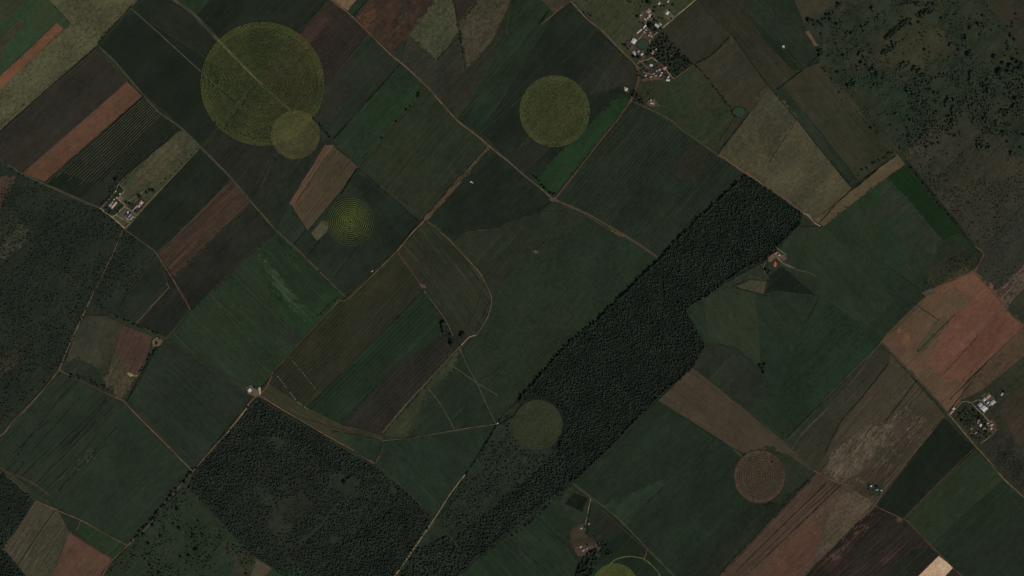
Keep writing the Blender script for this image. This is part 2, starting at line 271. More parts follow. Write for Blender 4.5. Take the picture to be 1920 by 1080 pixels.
# ------------------------------------------------------------ fields
# (outline in map units, colour, options)
F = [
# top-left
([(0,0),(92,0),(135,45),(118,55),(0,170)], (38,54,40), dict(B=(44,50,36), patch=160)),
([(0,0),(55,0),(0,45)], (44,48,36), {}),
([(0,82),(40,35),(44,44),(0,96)], (46,46,36), dict(B=(62,50,38), patch=40)),
([(92,0),(258,0),(207,55),(184,84),(100,157),(0,245),(0,168),(120,55),(134,45)], (72,70,51), dict(B=(64,62,46), C=(84,72,54), mottle=.42, ms=9, grain=.35, patch=120, ang=40)),
([(107,43),(119,54),(0,168),(0,143)], (99,63,47), dict(B=(90,62,46), streak=.25, ang=44)),
([(184,86),(250,16),(260,0),(325,0),(368,30),(412,78),(480,150),(430,215),(378,272),(340,238),(270,178)], (28,34,30), dict(B=(31,37,32), grain=.12, mottle=.1, streak=.15)),
([(247,18),(256,6),(322,6),(368,34),(412,80),(482,152),(474,164)], (31,36,31), dict(B=(35,37,32), ang=-42, grain=.12, streak=.2)),
([(380,275),(480,150),(548,210),(515,300),(475,378),(430,330)], (38,38,33), dict(B=(34,37,32), ang=50)),
([(475,378),(512,296),(560,240),(625,265),(542,382),(518,432)], (37,38,33), dict(B=(33,39,33), ang=52, mottle=.3)),
([(325,0),(395,0),(368,30)], (34,45,34), {}),
([(395,0),(615,0),(545,75),(480,148),(412,78),(368,30)], (29,35,31), dict(B=(33,38,32), grain=.12, ang=46)),
([(615,0),(650,22),(692,62),(640,125),(580,214),(545,208),(480,148),(545,75)], (42,37,34), dict(B=(47,38,34), C=(52,45,40), rows=.1, per=14, streak=.5, ang=47, patch=160)),
([(565,62),(600,20),(622,36),(575,90)], (50,39,35), dict(streak=.5, ang=47)),
([(692,64),(752,120),(625,262),(578,214),(605,165),(640,125)], (35,42,35), dict(B=(42,40,34), ang=48, streak=.4, patch=260)),
([(752,120),(796,160),(790,182),(720,258),(672,312),(625,262)], (33,47,38), dict(B=(34,43,36), ang=48, streak=.4)),
([(790,152),(825,190),(858,227),(918,275),(880,310),(795,412),(672,314),(720,258),(790,180)], (39,45,36), dict(B=(43,45,35), C=(50,52,42), ang=50, rows=.12, per=20, streak=.45, patch=300)),
([(622,272),(672,312),(650,345),(577,432),(542,382)], (66,56,44), dict(B=(58,54,43), C=(86,66,52), ang=52, streak=.9, rows=.1, per=12)),
([(610,272),(625,272),(552,384),(542,382)], (76,56,46), dict(ang=55, streak=.6)),
([(672,315),(788,415),(745,470),(645,553),(518,432),(542,382),(577,432),(650,345)], (32,38,34), dict(B=(36,42,36), patch=200, ang=52, mottle=.25)),
([(542,384),(576,432),(535,480),(518,432)], (34,40,35), {}),
([(656,340),(668,322),(720,370),(790,416),(745,468),(700,430),(690,380)], (29,35,32), dict(patch=180, grain=.12)),
([(583,438),(605,412),(618,418),(613,434),(595,452)], (60,57,44), dict(ang=52, mottle=.35, ms=8)),
# top middle
([(622,0),(668,0),(652,20)], (90,70,56), dict(mottle=.3)),
([(668,0),(692,0),(665,32),(652,22)], (33,42,34), dict(mottle=.4, ms=7)),
([(692,0),(815,0),(765,66),(735,102),(692,62),(664,32)], (46,40,35), dict(B=(58,42,35), C=(84,56,44), mottle=.45, ms=10, patch=60, streak=.3, ang=50)),
([(668,34),(700,12),(704,32),(690,56)], (78,52,40), dict(B=(52,42,34), patch=24, mottle=.5, ms=8)),
([(815,0),(850,0),(862,58),(818,114),(765,68)], (61,61,46), dict(B=(55,58,43), C=(76,62,48), mottle=.5, ms=9, grain=.35)),
([(765,68),(818,114),(862,60),(871,110),(873,135),(825,190),(752,118)], (43,43,37), dict(B=(46,45,38), mottle=.35, ms=9, ang=46, streak=.5)),
([(850,0),(895,0),(863,45),(858,40)], (46,38,34), {}),
([(895,0),(960,0),(926,75),(895,112),(873,134),(864,80),(863,45)], (62,56,45), dict(B=(55,52,41), C=(84,62,50), mottle=.5, ms=10, grain=.3, patch=80)),
([(926,75),(960,0),(958,60),(858,227),(825,190),(873,135)], (40,42,35), dict(B=(44,42,35), ang=50, streak=.4)),
([(960,0),(1015,0),(1040,26),(905,250),(858,227),(950,66)], (35,46,37), dict(B=(30,38,32), ang=52, patch=300)),
([(1015,0),(1070,0),(1040,26)], (52,46,38), dict(mottle=.3)),
([(1040,26),(1070,3),(1098,35),(1192,122),(1196,142),(1186,188),(1040,374),(950,300),(905,250)], (29,35,31), dict(B=(32,38,33), grain=.12, ang=52, streak=.2)),
([(1140,80),(1192,124),(1196,142),(1190,168),(1165,160),(1120,175),(1078,180)], (38,39,34), dict(ang=50)),
([(1105,120),(1140,82),(1160,95),(1040,270),(985,322),(958,300)], (38,38,34), dict(B=(36,41,34), ang=52, streak=.4)),
([(1085,250),(1160,180),(1186,188),(1040,372),(1000,338)], (33,46,36), dict(B=(32,52,37), ang=52, streak=.4)),
# village and pastures to its east
([(1072,0),(1305,0),(1205,92),(1192,120),(1128,58)], (48,51,38), dict(B=(54,55,40), mottle=.35, ms=9, patch=100)),
([(1196,128),(1262,149),(1303,120),(1370,204),(1395,205),(1345,291),(1262,232),(1187,191)], (44,46,35), dict(B=(38,48,36), C=(66,52,40), mottle=.35, ms=10, patch=110)),
([(1305,2),(1372,65),(1332,105),(1304,120),(1225,72)], (46,44,36), dict(B=(42,44,35), mottle=.25)),
([(1372,65),(1440,160),(1405,212),(1372,204),(1304,120),(1332,105)], (53,48,39), dict(B=(48,46,38), mottle=.22)),
([(1308,0),(1388,0),(1440,65),(1505,132),(1450,172),(1372,65)], (47,46,36), dict(B=(44,41,34), mottle=.2, ang=-50)),
([(1385,0),(1490,0),(1512,40),(1510,55),(1530,85),(1540,100),(1505,131),(1440,65)], (33,42,35), dict(B=(38,42,35), ang=-50, patch=200)),
([(1440,62),(1508,128),(1490,134),(1430,72),(1385,10)], (28,38,33), dict(ang=-50, streak=.1)),
([(1490,0),(1578,0),(1522,36),(1508,44)], (51,48,37), dict(mottle=.22)),
([(1508,126),(1538,116),(1690,284),(1596,350),(1452,172)], (51,48,38), dict(B=(45,47,37), mottle=.22, ang=-50)),
([(1452,172),(1468,160),(1610,338),(1596,350)], (37,42,34), dict(ang=-50, streak=.5)),
([(1405,212),(1440,162),(1500,232),(1596,352),(1532,424),(1505,400),(1345,291)], (72,66,50), dict(B=(62,59,46), C=(84,71,53), mottle=.35, ms=8, grain=.3, patch=150, streak=.25)),
([(1405,208),(1440,160),(1494,222),(1440,300),(1420,250)], (58,55,43), dict(mottle=.35, ms=8, patch=60)),
([(1386,206),(1400,205),(1404,214),(1346,289),(1336,284)], (44,44,35), {}),
([(1510,60),(1522,55),(1538,76),(1536,86),(1528,86)], (86,64,52), dict(mottle=.3)),
# savanna
([(1578,0),(1920,0),(1920,400),(1842,478),(1690,286),(1535,115),(1542,98),(1512,52),(1522,36)], (40,46,38), dict(B=(46,48,38), C=(54,54,43), mottle=.35, ms=16, grain=.25, patch=200)),
([(1600,150),(1640,120),(1720,200),(1690,230)], (34,44,36), dict(patch=80, mottle=.3)),
([(1650,60),(1760,50),(1790,90),(1720,130),(1640,120)], (49,48,36), dict(mottle=.3)),
([(1690,286),(1760,230),(1850,240),(1920,300),(1920,400),(1838,466)], (54,50,41), dict(B=(46,46,38), mottle=.35, ms=10, grain=.3)),
([(1846,0),(1920,0),(1920,92)], (43,44,37), dict(B=(52,46,38), patch=90)),
([(1842,470),(1920,382),(1920,495),(1862,548),(1826,508)], (47,47,40), dict(mottle=.3, ms=7)),
([(1862,548),(1920,495),(1920,542),(1886,580)], (74,62,53), dict(B=(66,56,49), C=(120,102,88), ang=45, rows=.35, per=11, streak=.9, grain=.4)),
([(1886,580),(1920,542),(1920,612)], (42,43,37), {}),
([(1682,288),(1697,308),(1545,424),(1528,412)], (84,71,52), dict(B=(76,64,49), ang=38, streak=.3, mottle=.3)),
# large green fields, east
([(1697,309),(1845,482),(1825,508),(1755,540),(1650,645),(1470,832),(1300,690),(1322,645),(1285,580),(1340,545),(1440,490),(1462,462),(1500,425),(1545,424)], (35,45,36), dict(B=(38,46,37), patch=320, ang=-52, streak=.2, mottle=.2)),
([(1697,310),(1803,437),(1765,452),(1665,333)], (25,48,34), dict(B=(27,44,33), ang=-52, grain=.1, mottle=.1)),
([(1560,412),(1662,335),(1765,450),(1745,500),(1700,530),(1640,470)], (36,50,37), dict(B=(43,46,38), patch=220, ang=-52, streak=.3)),
([(1660,340),(1700,372),(1765,452),(1720,470),(1640,410)], (44,46,39), dict(B=(38,48,38), patch=90)),
([(1505,430),(1540,424),(1620,490),(1680,560),(1620,620),(1540,560),(1462,482)], (38,46,37), dict(B=(40,50,37), C=(48,54,40), streak=.4, ang=-50)),
([(1535,560),(1600,600),(1660,640),(1560,745),(1500,800),(1460,760),(1480,680)], (32,44,35), dict(B=(35,48,37), ang=45, patch=200, mottle=.3, ms=9)),
([(1745,500),(1800,462),(1842,482),(1822,508),(1755,536),(1725,555)], (38,43,35), dict(B=(48,46,35), mottle=.4, ms=10, patch=60)),
([(1760,530),(1812,498),(1822,508),(1750,542)], (52,50,38), {}),
([(1320,560),(1340,546),(1400,528),(1412,545),(1422,600),(1425,690),(1380,650),(1330,640)], (41,48,38), dict(B=(44,50,38), ang=-60, streak=.4, patch=140)),
([(1325,642),(1380,655),(1425,692),(1440,740),(1400,770),(1300,690)], (41,43,37), dict(B=(37,42,36), mottle=.25)),
([(1380,535),(1405,525),(1442,528),(1430,552),(1405,548)], (58,55,44), dict(mottle=.2)),
([(1440,520),(1468,500),(1530,555),(1450,545),(1432,552)], (26,32,29), dict(mottle=.3, ms=7)),
([(1340,545),(1440,490),(1442,525),(1400,522),(1360,545)], (37,42,36), dict(mottle=.3)),
# red-brown bare field
([(1651,641),(1755,540),(1826,506),(1888,580),(1920,612),(1920,660),(1810,745),(1780,776)], (90,67,54), dict(B=(82,66,51), C=(102,70,56), ang=44, streak=.5, patch=160)),
([(1735,678),(1790,590),(1856,530),(1888,580),(1920,610),(1850,680),(1812,712),(1775,718)], (101,67,56), dict(B=(94,66,53), C=(106,64,54), ang=46, streak=.5, grain=.25, patch=120)),
([(1762,708),(1870,590),(1905,600),(1830,690),(1800,715)], (92,60,49), dict(B=(90,62,50), ang=46, streak=.6)),
([(1755,540),(1826,506),(1870,556),(1830,560),(1800,545)], (102,68,54), dict(B=(92,68,52), ang=44, patch=60)),
([(1682,622),(1700,608),(1715,606),(1706,628),(1702,654),(1690,640)], (98,70,52), dict(B=(90,66,50), patch=26, mottle=.3)),
([(1718,655),(1748,610),(1772,594),(1778,602),(1745,645),(1722,662)], (70,64,48), dict(B=(76,64,50), patch=60)),
([(1810,715),(1920,612),(1920,670),(1830,740),(1800,752)], (78,59,48), dict(B=(68,56,45), C=(92,66,52), ang=42, streak=.7, mottle=.35, ms=9)),
([(1782,778),(1808,748),(1840,732),(1920,668),(1920,930),(1880,892),(1830,838)], (44,46,37), dict(B=(50,47,38), mottle=.4, ms=9, patch=90)),
([(1878,760),(1895,740),(1920,722),(1920,850),(1890,800)], (60,48,41), dict(B=(54,47,39), mottle=.2)),
([(1838,836),(1880,800),(1920,860),(1920,925)], (48,46,41), dict(B=(40,40,36), mottle=.3, ms=7, patch=80)),
# strips, south east
([(1650,645),(1668,660),(1560,775),(1490,845),(1466,828)], (45,46,39), dict(B=(41,46,37), ang=45, streak=.7)),
([(1641,655),(1668,662),(1680,690),(1560,845),(1530,884),(1488,845),(1545,780)], (49,48,40), dict(B=(47,47,39), ang=46, streak=.7, C=(66,58,47))),
([(1668,662),(1772,780),(1745,812),(1640,948),(1530,885),(1575,800),(1668,682)], (64,55,46), dict(B=(60,53,44), C=(90,74,61), ang=48, streak=1., grain=.3, patch=130, rows=.12, per=12)),
([(1560,848),(1620,790),(1650,800),(1700,760),(1640,850),(1570,905),(1545,890)], (78,68,57), dict(B=(66,58,48), C=(118,101,86), ang=50, streak=.8, grain=.5, patch=60, mottle=.4, ms=6)),
([(1680,690),(1712,700),(1600,820),(1575,830)], (58,53,43), dict(B=(62,54,43), ang=47, streak=.7)),
([(1770,784),(1828,840),(1693,973),(1640,948),(1745,812)], (29,37,33), dict(B=(31,36,32), grain=.12, ang=44, streak=.15)),
([(1828,842),(1882,897),(1745,1022),(1694,972)], (42,50,37), dict(B=(40,47,37), ang=44, streak=.3)),
([(1882,897),(1920,936),(1920,1080),(1802,1080),(1745,1022)], (34,44,38), dict(B=(38,44,37), ang=44, streak=.45, C=(48,52,42))),
([(1530,885),(1580,905),(1440,1040),(1400,1080),(1345,1080)], (74,56,48), dict(B=(70,57,48), C=(96,72,60), ang=43, streak=.7, rows=.18, per=12)),
([(1580,905),(1641,946),(1510,1080),(1400,1080)], (70,60,50), dict(B=(80,58,49), C=(90,78,62), ang=43, streak=.7, mottle=.3, ms=8)),
([(1455,1030),(1520,965),(1545,1000),(1500,1080),(1400,1080)], (84,58,49), dict(B=(76,58,48), ang=43, streak=.8, C=(100,66,56))),
([(1575,930),(1600,920),(1636,945),(1560,1030),(1530,1040),(1545,990)], (74,63,51), dict(mottle=.45, ms=7, C=(90,80,64), streak=.4, patch=50)),
([(1641,948),(1700,978),(1802,1080),(1510,1080)], (46,39,35), dict(B=(40,37,33), C=(82,60,50), ang=43, streak=.9, rows=.1)),
([(1641,950),(1668,964),(1560,1080),(1510,1080)], (34,34,31), dict(B=(44,34,31), ang=43, C=(110,72,60), streak=.7, patch=50)),
([(1650,1080),(1700,1030),(1740,1022),(1760,1042),(1720,1080)], (36,38,33), dict(B=(44,38,33), ang=43)),
([(1760,1042),(1787,1064),(1772,1080),(1722,1080)], (186,147,128), dict(B=(174,138,120), streak=.2, grain=.25, mottle=.15)),
([(1787,1064),(1802,1080),(1774,1080)], (44,36,33), {}),
# brown and green, south centre
([(1297,688),(1470,828),(1530,884),(1500,905),(1470,900),(1400,850),(1375,840),(1230,748)], (66,56,46), dict(B=(58,52,43), C=(78,62,50), ang=-38, streak=.4, mottle=.2, patch=240)),
([(1400,850),(1440,835),(1530,884),(1460,948),(1400,915)], (44,46,38), dict(B=(40,46,37), ang=-40, streak=.3)),
([(1230,750),(1375,842),(1400,862),(1376,905),(1440,960),(1340,1080),(1268,1080),(1074,906),(1150,832)], (34,41,35), dict(B=(35,45,36), patch=240, mottle=.2)),
([(1400,940),(1462,945),(1520,900),(1440,980),(1345,1080),(1320,1060)], (39,43,36), dict(B=(35,42,35), rows=.25, per=9, ang=44)),
([(1120,950),(1240,900),(1250,912),(1190,960),(1175,985)], (36,47,38), dict(ang=38, patch=60)),
([(1110,932),(1150,962),(1268,1080),(1090,1080),(1100,1000)], (32,43,35), dict(B=(30,38,32), patch=150)),
([(1115,948),(1150,970),(1165,990),(1120,1012),(1100,985)], (36,37,33), {}),
([(1072,906),(1110,932),(1100,985),(1085,1030),(1110,1040),(1090,1080),(860,1080),(880,1060),(960,994)], (36,47,38), dict(B=(33,43,36), ang=-45, streak=.5, patch=200)),
([(1060,915),(1092,932),(1108,940),(1095,985),(1065,965),(1050,945)], (38,44,36), {}),
([(1076,920),(1102,934),(1092,960),(1076,952),(1060,945)], (27,34,30), dict(rows=.55, per=5.5, ang=45, C=(60,66,56), streak=.5)),
([(960,1010),(1000,975),(1055,1020),(1085,1060),(1070,1080),(1010,1080)], (35,43,36), dict(B=(37,50,38), ang=-45, streak=.4)),
([(1078,985),(1092,990),(1108,1012),(1125,1028),(1122,1045),(1080,1040),(1070,1020),(1072,1000)], (52,45,37), dict(mottle=.3)),
# centre
([(918,280),(1038,374),(1006,400),(925,430),(880,432),(850,452),(800,410),(850,350)], (30,36,32), dict(B=(33,40,35), grain=.14, patch=160)),
([(1038,374),(1075,390),(1170,440),(1232,482),(1120,600),(1060,652),(965,755),(930,796),(868,654),(890,630),(922,560),(905,520),(850,455),(880,432),(925,430),(1006,400)], (35,44,36), dict(B=(38,44,35), C=(50,52,42), ang=50, mottle=.28, ms=9, patch=300)),
([(1038,376),(1110,408),(1000,470),(925,555),(905,520),(850,455),(880,432),(925,430),(1006,400)], (40,43,35), dict(B=(37,43,34), ang=50, patch=200, streak=.4)),
([(1187,193),(1262,232),(1345,291),(1397,328),(1350,372),(1236,484),(1165,438),(1110,408),(1038,374)], (36,43,36), dict(B=(39,44,36), C=(28,34,30), ang=50, rows=.2, per=13, streak=.5, patch=240)),
([(1300,270),(1345,292),(1300,340),(1260,330),(1275,290)], (40,42,35), dict(B=(44,44,36), ang=50, rows=.2, per=13)),
([(745,472),(800,412),(850,455),(905,520),(922,560),(896,625),(862,650),(850,628),(795,542)], (42,45,36), dict(B=(45,44,36), C=(60,58,46), ang=-52, streak=.8, rows=.15, per=13)),
([(745,472),(795,540),(700,640),(575,764),(500,716),(530,680),(640,562)], (44,44,35), dict(B=(47,47,33), C=(58,56,42), ang=47, rows=.28, per=12, streak=.3, patch=260)),
([(795,542),(838,622),(642,796),(575,764)], (33,44,35), dict(B=(34,46,35), C=(46,56,44), ang=45, rows=.3, per=14, streak=.2)),
([(838,622),(862,650),(718,815),(642,796),(740,690)], (44,41,37), dict(B=(42,42,36), C=(56,50,44), ang=45, rows=.28, per=13)),
([(487,742),(500,716),(575,764),(640,796),(716,816),(724,830),(704,868),(610,816),(520,765)], (50,48,36), dict(B=(44,46,35), ang=-30, streak=.5, patch=120)),
([(620,808),(705,824),(719,830),(714,852),(703,868),(660,843)], (34,43,35), {}),
([(862,652),(870,656),(930,796),(720,828),(716,816)], (36,44,36), dict(B=(34,42,35), ang=45, patch=150, mottle=.25)),
([(862,652),(845,672),(716,817),(760,820),(800,740),(850,690)], (45,48,36), dict(ang=45, patch=120)),
([(720,828),(930,796),(872,890),(816,972),(704,870)], (34,43,35), dict(B=(37,47,38), ang=-45, mottle=.2, patch=240)),
# west
([(518,434),(645,555),(530,680),(480,738),(320,634),(358,582),(440,500)], (37,49,37), dict(B=(38,47,36), C=(52,58,46), ang=-44, streak=.6, rows=.1, per=14, patch=260)),
([(518,434),(645,555),(625,585),(560,640),(520,580),(480,480)], (32,43,36), dict(B=(34,49,38), C=(44,58,46), ang=-44, streak=.7)),
([(482,478),(500,490),(580,590),(572,598),(530,560)], (46,58,46), dict(B=(34,46,36), ang=-46, streak=.9, patch=60)),
([(534,632),(552,620),(566,634),(553,650)], (38,37,36), dict(patch=30)),
([(320,636),(472,744),(456,768),(362,884),(238,752),(262,716),(300,642)], (35,42,37), dict(B=(38,44,38), ang=-44, streak=.3, rows=.06, per=10)),
([(375,279),(431,334),(294,472),(236,430)], (30,35,31), dict(B=(33,38,32), grain=.12, ang=45, streak=.2)),
([(431,336),(472,380),(328,520),(296,472)], (60,46,40), dict(B=(54,44,38), C=(88,60,50), ang=44, streak=.9, rows=.1, per=12)),
([(472,380),(518,434),(358,582),(328,520)], (34,34,31), dict(B=(36,37,33), ang=44, streak=.3)),
([(294,474),(328,520),(358,582),(312,632),(214,590)], (38,36,32), dict(B=(32,36,32), ang=50, streak=.3)),
([(294,474),(318,540),(256,606),(214,590)], (32,37,33), {}),
([(340,240),(374,277),(236,431),(190,391),(216,344),(300,268)], (62,60,45), dict(B=(54,56,42), C=(78,64,48), mottle=.4, ms=9, patch=120)),
([(285,283),(330,262),(340,280),(290,335),(262,345),(250,330)], (72,64,50), dict(B=(66,62,47), mottle=.45, ms=8, patch=60)),
([(268,180),(340,240),(216,346),(190,391),(88,345)], (27,33,29), dict(B=(29,34,30), C=(80,74,60), ang=42, rows=0, streak=.05)),
([(230,310),(216,346),(190,391),(150,372),(210,322)], (33,36,32), dict(ang=42, streak=.3, C=(56,54,46))),
([(240,152),(268,180),(85,341),(42,325)], (84,58,47), dict(B=(80,56,45), C=(100,74,60), ang=42, rows=.2, per=10, streak=.3)),
([(180,90),(240,152),(42,325),(0,298),(0,245),(100,157)], (42,40,35), dict(B=(44,40,34), ang=42, streak=.4)),
([(0,300),(90,350),(212,408),(236,432),(292,472),(252,530),(214,590),(165,590),(112,692),(0,820)], (32,38,33), dict(B=(37,41,35), patch=160, mottle=.35, ms=9)),
([(0,330),(26,332),(0,392)], (62,48,40), dict(B=(54,46,38), mottle=.3)),
([(0,398),(20,392),(34,410),(0,455)], (42,44,36), dict(rows=.35, per=9, ang=44)),
([(0,458),(38,415),(52,425),(50,448),(0,492)], (56,55,44), dict(B=(42,45,37), mottle=.4, patch=70)),
([(0,660),(35,655),(40,690),(0,700)], (52,47,38), dict(B=(36,40,34), patch=30, mottle=.4)),
([(160,592),(200,592),(232,608),(196,700),(192,722),(120,684),(138,632)], (48,48,40), dict(B=(55,54,42), C=(62,56,46), ang=65, streak=.5, mottle=.25)),
([(120,680),(150,672),(205,705),(212,738),(170,724),(130,702)], (34,38,33), dict(mottle=.4, ms=8)),
([(232,610),(285,630),(268,690),(258,706),(232,702),(216,690),(210,668)], (66,50,44), dict(B=(60,48,40), C=(82,62,52), ang=65, streak=.7, rows=.12, per=10)),
([(218,655),(200,695),(194,712),(222,745),(232,748),(256,708),(240,700)], (62,57,44), dict(B=(54,52,40), C=(100,82,62), ang=65, streak=.7, mottle=.4, ms=8)),
([(114,696),(130,703),(232,752),(240,764),(362,886),(240,1024),(103,948),(0,872),(0,820)], (36,45,37), dict(B=(38,46,38), patch=200, ang=45, streak=.2)),
([(114,698),(130,704),(228,752),(100,944),(0,872),(0,822)], (37,45,37), dict(B=(41,46,37), C=(20,25,22), ang=45, streak=.8, rows=.1, per=14, patch=200)),
([(0,880),(68,938),(8,1030),(0,1036)], (30,36,32), dict(mottle=.35, ms=9)),
([(68,938),(106,953),(135,1000),(100,1080),(50,1080),(5,1030)], (62,57,46), dict(B=(54,54,42), C=(88,76,60), ang=58, streak=.6, mottle=.35, ms=8)),
([(0,1036),(8,1030),(50,1080),(0,1080)], (29,35,31), dict(mottle=.3)),
([(130,998),(214,1050),(188,1080),(98,1080)], (84,58,48), dict(B=(70,56,46), C=(96,56,48), ang=50, streak=.4)),
([(108,956),(150,972),(142,990),(130,998)], (34,42,36), {}),
([(152,975),(236,1022),(212,1050),(142,994)], (34,50,37), dict(B=(38,46,36))),
([(190,1080),(240,1024),(300,956),(345,915),(400,975),(505,1055),(515,1080)], (39,47,37), dict(B=(35,46,37), C=(56,52,42), mottle=.3, patch=140)),
([(420,1020),(480,1040),(520,1080),(440,1080)], (54,50,40), dict(B=(40,46,37), patch=60)),
([(366,886),(460,768),(486,746),(610,820),(704,872),(816,974),(742,1080),(530,1080),(440,1010),(350,918)], (37,44,37), dict(B=(40,43,37), mottle=.3, patch=180)),
([(520,945),(575,925),(595,950),(560,990),(535,980)], (40,41,36), dict(B=(37,42,36), mottle=.2, patch=60)),
([(480,1048),(512,1064),(495,1080),(470,1080)], (64,58,46), dict(mottle=.3)),
([(512,1064),(560,1060),(580,1080),(500,1080)], (34,50,38), {}),
([(816,974),(882,1058),(850,1080),(742,1080)], (37,44,36), dict(mottle=.3)),
([(816,972),(872,890),(932,798),(1000,760),(1080,830),(1078,905),(960,994),(882,1058)], (36,43,36), dict(B=(40,46,37), mottle=.3, patch=160)),
# ground under the plantation
([(1397,328),(1440,355),(1505,400),(1500,422),(1462,460),(1440,490),(1340,545),(1285,580),(1322,645),(1297,690),(1150,832),(1074,906),(1050,850),(1000,760),(965,756),(1060,650),(1120,600),(1236,484)], (27,32,29), dict(B=(30,36,32), mottle=.35, ms=9)),
]
SOFT = {(46,46,36),(33,46,36),(50,39,35),(78,52,40),(58,55,43),(34,44,36),(49,48,36),(43,46,38),(44,46,39),(36,50,37),(38,43,35),(52,50,38),(40,41,36),
        (106,70,48),(62,60,46),(96,56,46),(102,68,54),(78,68,57),(58,53,43),(33,44,35),(44,41,37),(74,63,51),(36,47,38),(39,43,36),(36,37,33),(52,45,37),(40,43,35),(40,42,35),
        (45,48,36),(32,43,36),(46,58,46),(38,37,36),(72,64,50),(52,47,38),(34,38,33),(62,57,44),(54,50,40),(44,41,37),(29,35,32),(38,39,34),(56,50,41),
        (61,61,46),(62,56,45),(84,58,49),(34,34,31),(42,44,36),(48,46,41),(33,36,32),(44,46,38),(62,48,40),(56,55,44),(101,67,56),(98,70,52),(38,46,37),(32,44,35)}
RIMS = []
for poly, c, opt in F:
    if c in SOFT: soft_sheet('field', poly, fmat(c, **opt))
    else:
        sheet('field', poly, fmat(c, **opt)); RIMS.append((poly, c))
